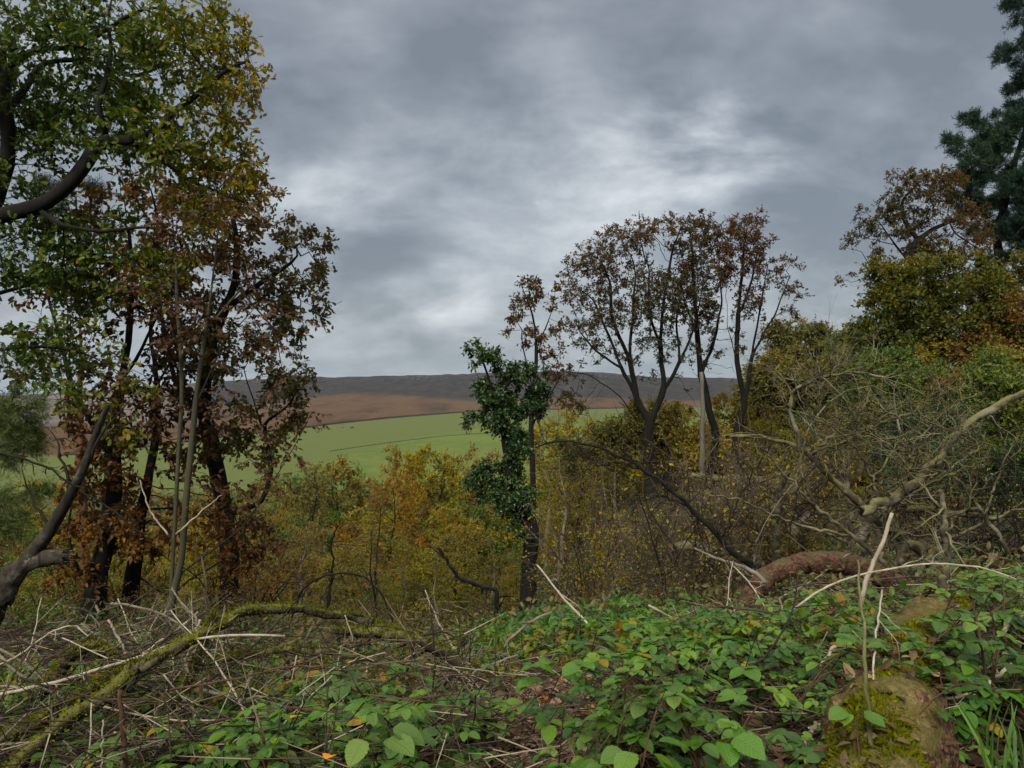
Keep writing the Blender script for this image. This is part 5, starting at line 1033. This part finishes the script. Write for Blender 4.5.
off_log = lambda px, Y: not (Y > 5.6 and 690 < px < 930) and not (px < 650 and Y < 5.0) and not (Y < 4.6 and abs(px - np.interp(Y, [2.2, 2.9, 3.4, 4.4], [872, 893, 912, 945])) < 85 - Y * 8)
scatter(56, 590, 900, 2.9, 7.2, 'green bramble sprawling over the right bank left of the rotten log', 'brambles left of the rotten log', .65, 1.1, off_log)
scatter(26, 900, 1150, 2.6, 7.0, 'green bramble under the dead boughs right of the rotten log', 'brambles right of the rotten log', .75, 1.1, off_log)
scatter(13, 260, 440, 2.7, 3.8, 'large leaved bramble in the lower left foreground before the brush pile', 'brambles before the brush pile', .85, 1.2)
scatter(36, 20, 360, 2.7, 5.0, 'sparse bramble among the mossy branches at lower left', 'brambles among the mossy branches', .7, .95)
scatter(18, 500, 660, 6.0, 10, 'small bramble in the hollow behind the leaf patch', 'brambles behind the leaf patch', .55, .85)
scatter(5, 600, 650, 2.4, 2.9, 'bramble at the bottom edge right of the leaf patch', 'brambles at the bottom edge', .75, 1.0, lambda p, y: not (y > 3.0 and p < 610))
# the nearest big leaves
for px, py, Yk, n_, sz, lab in ((372, 738, 2.35, 4, .115, 'largest pale green round leaves in the lower left foreground'), (640, 752, 2.2, 5, .10, 'large blue green leaves at the bottom right of centre'), (720, 742, 2.2, 4, .10, 'big drooping dark green leaves left of the rotten log'), (855, 715, 2.3, 5, .06, 'small leaf spray overhanging the rotten log'), (940, 672, 2.8, 4, .06, 'leaf spray crossing in front of the rotten log moss')):
    rng = np.random.default_rng(int(px)); p = W(px, py, Yk); g = np.array([p[0], Yk, gz(p[0], Yk)]); root = empty('broad_leaved_shoot', g, lab, 'plant'); m, lb = MB(), MB(); top = p - g
    m.tube(np.array([(0, 0, 0), top * .5 + np.array([.02, 0, .02]), top - np.array([0, 0, .01])]), [.004, .003, .002], 6)
    for k in range(n_):
        a = rng.uniform(0, 6.28); e = top + np.array([math.cos(a), math.sin(a) * .7, rng.uniform(-.3, .5)]) * sz * .55; m.sticks(top[None] - np.array([[0, 0, .01]]), e[None], .0012, .001); leaves(lb, e[None], np.array([[math.cos(a), math.sin(a) * .7 - .3, rng.uniform(-.45, .1)]]), sz * rng.uniform(.75, 1.15), 'bramble', rng, up=1.5, roll=.25, var=rng.uniform(.45, .85))
    m.build('stem', B_CANE, root); lb.build('foliage', L_BRAM, root)

# ------------------------------------------------------------------ undergrowth
m = MB(); rng = np.random.default_rng(430); n = 42000; px = rng.uniform(-150, 1150, n); Yk = 4.0 + 30 * rng.uniform(size=n) ** 1.7; X = (px - 512) / F * Yk
P = np.stack([X, Yk, ground_z(X, Yk) + rng.uniform(0, 1, n) ** 1.5 * .30], -1); pxx = 512 + F * P[:, 0] / P[:, 1]; P = P[(wob(P, .9) > -.25) & ~((P[:, 1] > 5.4) & (P[:, 1] < 8.3) & (pxx > 690) & (pxx < 930)) & ~((P[:, 1] < 4.8) & (np.abs(pxx - np.interp(P[:, 1], [2.2, 2.9, 3.4, 4.4], [872, 893, 912, 945])) < 70)) & ~((P[:, 1] < 5.0) & (pxx > 410) & (pxx < 620) & (wob(P, 3) > -.5))]; n = len(P)
leaves(m, P, rng.normal(size=(n, 3)) + np.array([0, 0, .2]), rng.uniform(.035, .09, n), 'ellip', rng, up=1.4, roll=.5, var=np.clip(.45 + .3 * wob(P, .7) + rng.normal(size=n) * .2, 0, 1))
tag(m.build('ground_cover', L_BRAM2, smooth=False), 'low green and yellowing plants covering the bank', kind='stuff')
m = MB(); n = 34000; px = rng.uniform(-200, 1250, n); Yk = 7 + 45 * rng.uniform(size=n) ** 1.5; X = (px - 512) / F * Yk
P = np.stack([X, Yk, ground_z(X, Yk) + rng.uniform(0, 1, n) ** 1.4 * .40], -1)
P = P[wob(P, .8) > -.2]; n = len(P)
leaves(m, P, rng.normal(size=(n, 3)) * .7 + np.array([0, 0, .3]), rng.uniform(.04, .10, n), 'ellip', rng, up=.8, var=np.clip(.45 + .35 * wob(P, .5) + rng.normal(size=n) * .2, 0, 1))
tag(m.build('dead_bracken', L_BRACK, smooth=False), 'dead bracken and rough growth covering the slope', kind='stuff')

for lab, px0, px1, Y0, Y1, n in (('bright green patch of low leaves between the pale logs', 700, 850, 12, 17.5, 5200), ('green patch of low leaves beside the ivy clad trunk', 470, 640, 6.5, 10, 3200)):
    px = rng.uniform(px0, px1, n); Yk = rng.uniform(Y0, Y1, n); X = (px - 512) / F * Yk; P = np.stack([X, Yk, ground_z(X, Yk) + rng.uniform(0, .28, n)], -1); P = P[wob(P, .7) > -.3]; n = len(P); m = MB()
    leaves(m, P, rng.normal(size=(n, 3)), rng.uniform(.05, .11, n), 'ellip', rng, up=1.6, roll=.5, var=np.clip(.45 + .2 * wob(P, 1.2) + rng.normal(size=n) * .15, 0, .9)); tag(m.build('green_patch', L_BRAM, smooth=False), lab, kind='stuff')

def shrub_proto(seed, stems, h, mat, leafmat, nleaf, size, name, label, cat, group, v0=.5):
    rng = np.random.default_rng(seed); root = empty(name, (0, 0, 0), label, cat, group); tw = MB(); pts = []
    for s in range(stems):
        a = rng.uniform(0, 6.28); d = unit(np.array([math.cos(a) * .45, math.sin(a) * .45, 1])); ln = h * rng.uniform(.6, 1.15); ps = [np.array([math.cos(a), math.sin(a), 0]) * rng.uniform(0, .12) * h]
        for k in range(10): d = unit(d + rng.normal(size=3) * .13 + np.array([math.cos(a), math.sin(a), -.5]) * .035 * k / 5); ps.append(ps[-1] + d * ln / 10)
        ps = np.array(ps); r = .0065 * h * rng.uniform(.6, 1.9); tw.tube(ps, np.linspace(r, r * .2, 11), 5)
        i = rng.integers(2, 10, 8); dd = unit((ps[i + 1 - (i > 9)] - ps[i - 1]) * 3 + rng.normal(size=(8, 3)) * .8); e = ps[i] + dd * ln * rng.uniform(.1, .3, (8, 1)); tw.sticks(ps[i], e, r * .4, r * .18, .5)
        j = np.repeat(np.arange(8), 3); b_ = ps[i][j] + (e - ps[i])[j] * rng.uniform(.2, 1, (24, 1)); f = b_ + unit(dd[j] + rng.normal(size=(24, 3)) * .8) * ln * rng.uniform(.04, .13, (24, 1)); tw.sticks(b_, f, r * .2, r * .1, .5); pts.append(f)
    tw.build('stems', mat, root)
    if nleaf:
        pts = np.concatenate(pts); i = rng.integers(0, len(pts), nleaf); lp = pts[i] + rng.normal(size=(nleaf, 3)) * .02 * h; lb = MB()
        leaves(lb, lp, rng.normal(size=(nleaf, 3)) + np.array([0, 0, -.3]), size * rng.uniform(.6, 1.3, nleaf), 'diamond', rng, var=np.clip(v0 + .25 * wob(lp, 1.5) + rng.normal(size=nleaf) * .18, 0, 1)); lb.build('leaves', leafmat, root, smooth=False)
    return root
SH = {}
def shrub(kind, protos): SH[kind] = dict(protos=protos, used=[0] * len(protos))
shrub('twig', [shrub_proto(450 + i, 13, 2.0, B_STRAW, L_GOLD, 420, .055, 'thicket_shrub', 'bare brown twiggy shrub in the thicket around the ivy clad trunk', 'shrub', 'twiggy shrubs of the thicket', .5) for i in range(3)])
shrub('dark', [shrub_proto(460 + i, 11, 2.0, B_TWIG, L_RUSSET, 220, .055, 'thicket_shrub', 'dark leafless shrub behind the dead boughs on the right', 'shrub', 'dark shrubs on the right', .5) for i in range(2)])
shrub('leafy', [shrub_proto(470 + i, 12, 1.8, B_TWIG, L_YELLOW, 1500, .075, 'leafy_shrub', 'yellow leaved shrub on the slope behind the brush pile', 'shrub', 'yellow shrubs behind the brush pile', .35) for i in range(2)])
shrub('green', [shrub_proto(480 + i, 12, 1.6, B_TWIG, L_GREEN, 1500, .07, 'leafy_shrub', 'green leaved shrub on the slope behind the brush pile', 'shrub', 'green shrubs behind the brush pile', .6) for i in range(2)])
shrub('beech', [shrub_proto(490 + i, 10, 2.0, B_TWIG, L_BROWN, 900, .075, 'beech_sapling', 'beech sapling still hung with brown leaves among the left trunks', 'sapling', 'brown leaved beech saplings at the left', .45) for i in range(2)])
def shrubs(n, kinds, px0, px1, Y0, Y1, h0, h1, label=None, group=None):
    for k in range(n):
        px, Yk = rg.uniform(px0, px1), rg.uniform(Y0, Y1); g = G(px, Yk); o = plant(SH, str(rg.choice(kinds)), (g[0], g[1], g[2] - .03), rg.uniform(h0, h1), wide=rg.uniform(.9, 1.3))
        if label: o['label'] = label; o['group'] = group
shrubs(18, ['twig'], 540, 790, 9.5, 18, 1.2, 2.3)
shrubs(5, ['twig', 'dark'], 560, 720, 8, 10, .9, 1.4, 'bare brown twiggy shrub in the thicket around the ivy clad trunk', 'twiggy shrubs of the thicket')
shrubs(9, ['green', 'leafy'], 555, 800, 10.5, 17, .6, 1.2, 'low leafy shrub in the twiggy thicket under the skyline oaks', 'leafy shrubs in the thicket')
shrubs(6, ['dark', 'twig'], 780, 1060, 9.5, 15, .9, 1.7, 'dark leafless shrub behind the dead boughs on the right', 'dark shrubs on the right')
shrubs(11, ['leafy', 'leafy', 'green'], -40, 520, 10, 18, .4, .8)
shrubs(8, ['leafy', 'green', 'twig'], -40, 520, 7.4, 11, .3, .55, 'low shrub just behind the brush pile', 'low shrubs just behind the brush pile')
shrubs(3, ['twig'], 300, 540, 7.5, 14, .6, 1.0)
shrubs(4, ['beech'], 40, 280, 9, 12.5, .9, 1.9)

# thin arching stems of the thicket, each its own thing
for k in range(34):
    px, Yk = rg.uniform(545, 800), rg.uniform(7.5, 13); x = (px - 512) / F * Yk; z0 = gz(x, Yk); h, w = rg.uniform(.7, 1.9), rg.normal() * .9; u = np.linspace(0, 1, 9)
    pts = [(px + (w * F / Yk) * v * v, 384 + (EYE - (z0 + h * math.sin(v * rg.uniform(1.6, 2.3)))) * F / Yk) for v in u]
    o = bare_branch('bent_sapling', 'thin arching sapling in the twiggy thicket right of the ivy clad trunk', Yk, pts, rg.uniform(.006, .013), .002, (B_DARK, B_TWIG, B_STRAW, B_DEAD)[k % 4], 9, .35, 700 + k, 'sapling', n=14, wb=.015, group='arching saplings of the thicket')

# ferns, grass tuft, pale stones
def fern(px, py, Yk, lab, s=.45):
    rng = np.random.default_rng(int(px)); b = W(px, py, Yk); b[2] = gz(b[0], b[1]); root = empty('fern', b, lab, 'fern')
    for k in range(6):
        a = rng.uniform(0, 6.28); u = np.linspace(0, 1, 14); q = np.stack([np.cos(a) * u * s, np.sin(a) * u * s, s * (.95 * u - .75 * u * u) + .02], -1); m = MB(); m.tube(q, np.linspace(.003, .001, 14), 4)
        T = unit(np.gradient(q, axis=0)); sd = unit(np.cross(T, [0, 0, 1]))
        for sg in (-1, 1): leaves(m, q[2:], sd[2:] * sg + T[2:] * .35, s * .26 * np.sin(pi * (u[2:] * .85 + .12)) + .01, 'ellip', rng, up=2, roll=.1, var=rng.uniform(0, 1, 12))
        m.build('frond', L_FERN, root)
fern(905, 560, 9.2, 'pale green fern under the fallen tree', .7); fern(985, 555, 9.6, 'pale green fern near the right edge', .7); fern(585, 610, 8.6, 'blue green fern clump in the middle hollow', .5); fern(120, 590, 8.4, 'yellow green fern at the foot of the left trunks', .5)
b = np.array([W(1012, 760, 2.45)[0], 2.45, 0]); b[2] = gz(b[0], b[1]); root = empty('grass_tuft', b, 'tuft of long bright green grass at the bottom right corner', 'grass'); m = MB(); rng = np.random.default_rng(9)
a = rng.uniform(0, 6.28, 46); leaves(m, np.stack([np.cos(a) * .05, np.sin(a) * .05, 0 * a], -1), np.stack([np.cos(a) * .28, np.sin(a) * .28, 1 + 0 * a], -1), rng.uniform(.15, .34, 46), 'blade', rng, up=0, roll=.5, var=rng.uniform(0, 1, 46)); m.build('blades', L_GRASS, root)
for k, (px, Yk, s, lab) in enumerate(((688, 8.2, .16, 'pale mossy stone below the arching branch'), (655, 10.5, .10, 'small pale stone in the thicket'), (668, 8.6, .09, 'whitish stone at the foot of the twiggy thicket'), (745, 11.8, .13, 'grey stone behind the red trunk'), (640, 4.7, .07, 'pale pinkish stone in the right brambles'))):
    g = G(px, Yk); rng = np.random.default_rng(k); z = np.linspace(-.6, 1, 8) * s; r_ = np.sqrt(np.clip(1 - np.linspace(-.6, .97, 8) ** 2, .03, 1)) * s * 1.3; m = MB(); m.tube(np.stack([z * .2, z * 0, z], -1), r_, 10, rough=.12, rng=rng); tag(m.build('stone', M_ROCK, loc=g), lab, 'stone')

# prototypes that were never needed leave the scene
for st in (MID, FAR, SH):
    for d in st.values():
        for o, u in zip(d['protos'], d['used']):
            if not u:
                for c in list(o.children): bpy.data.objects.remove(c)
                bpy.data.objects.remove(o)
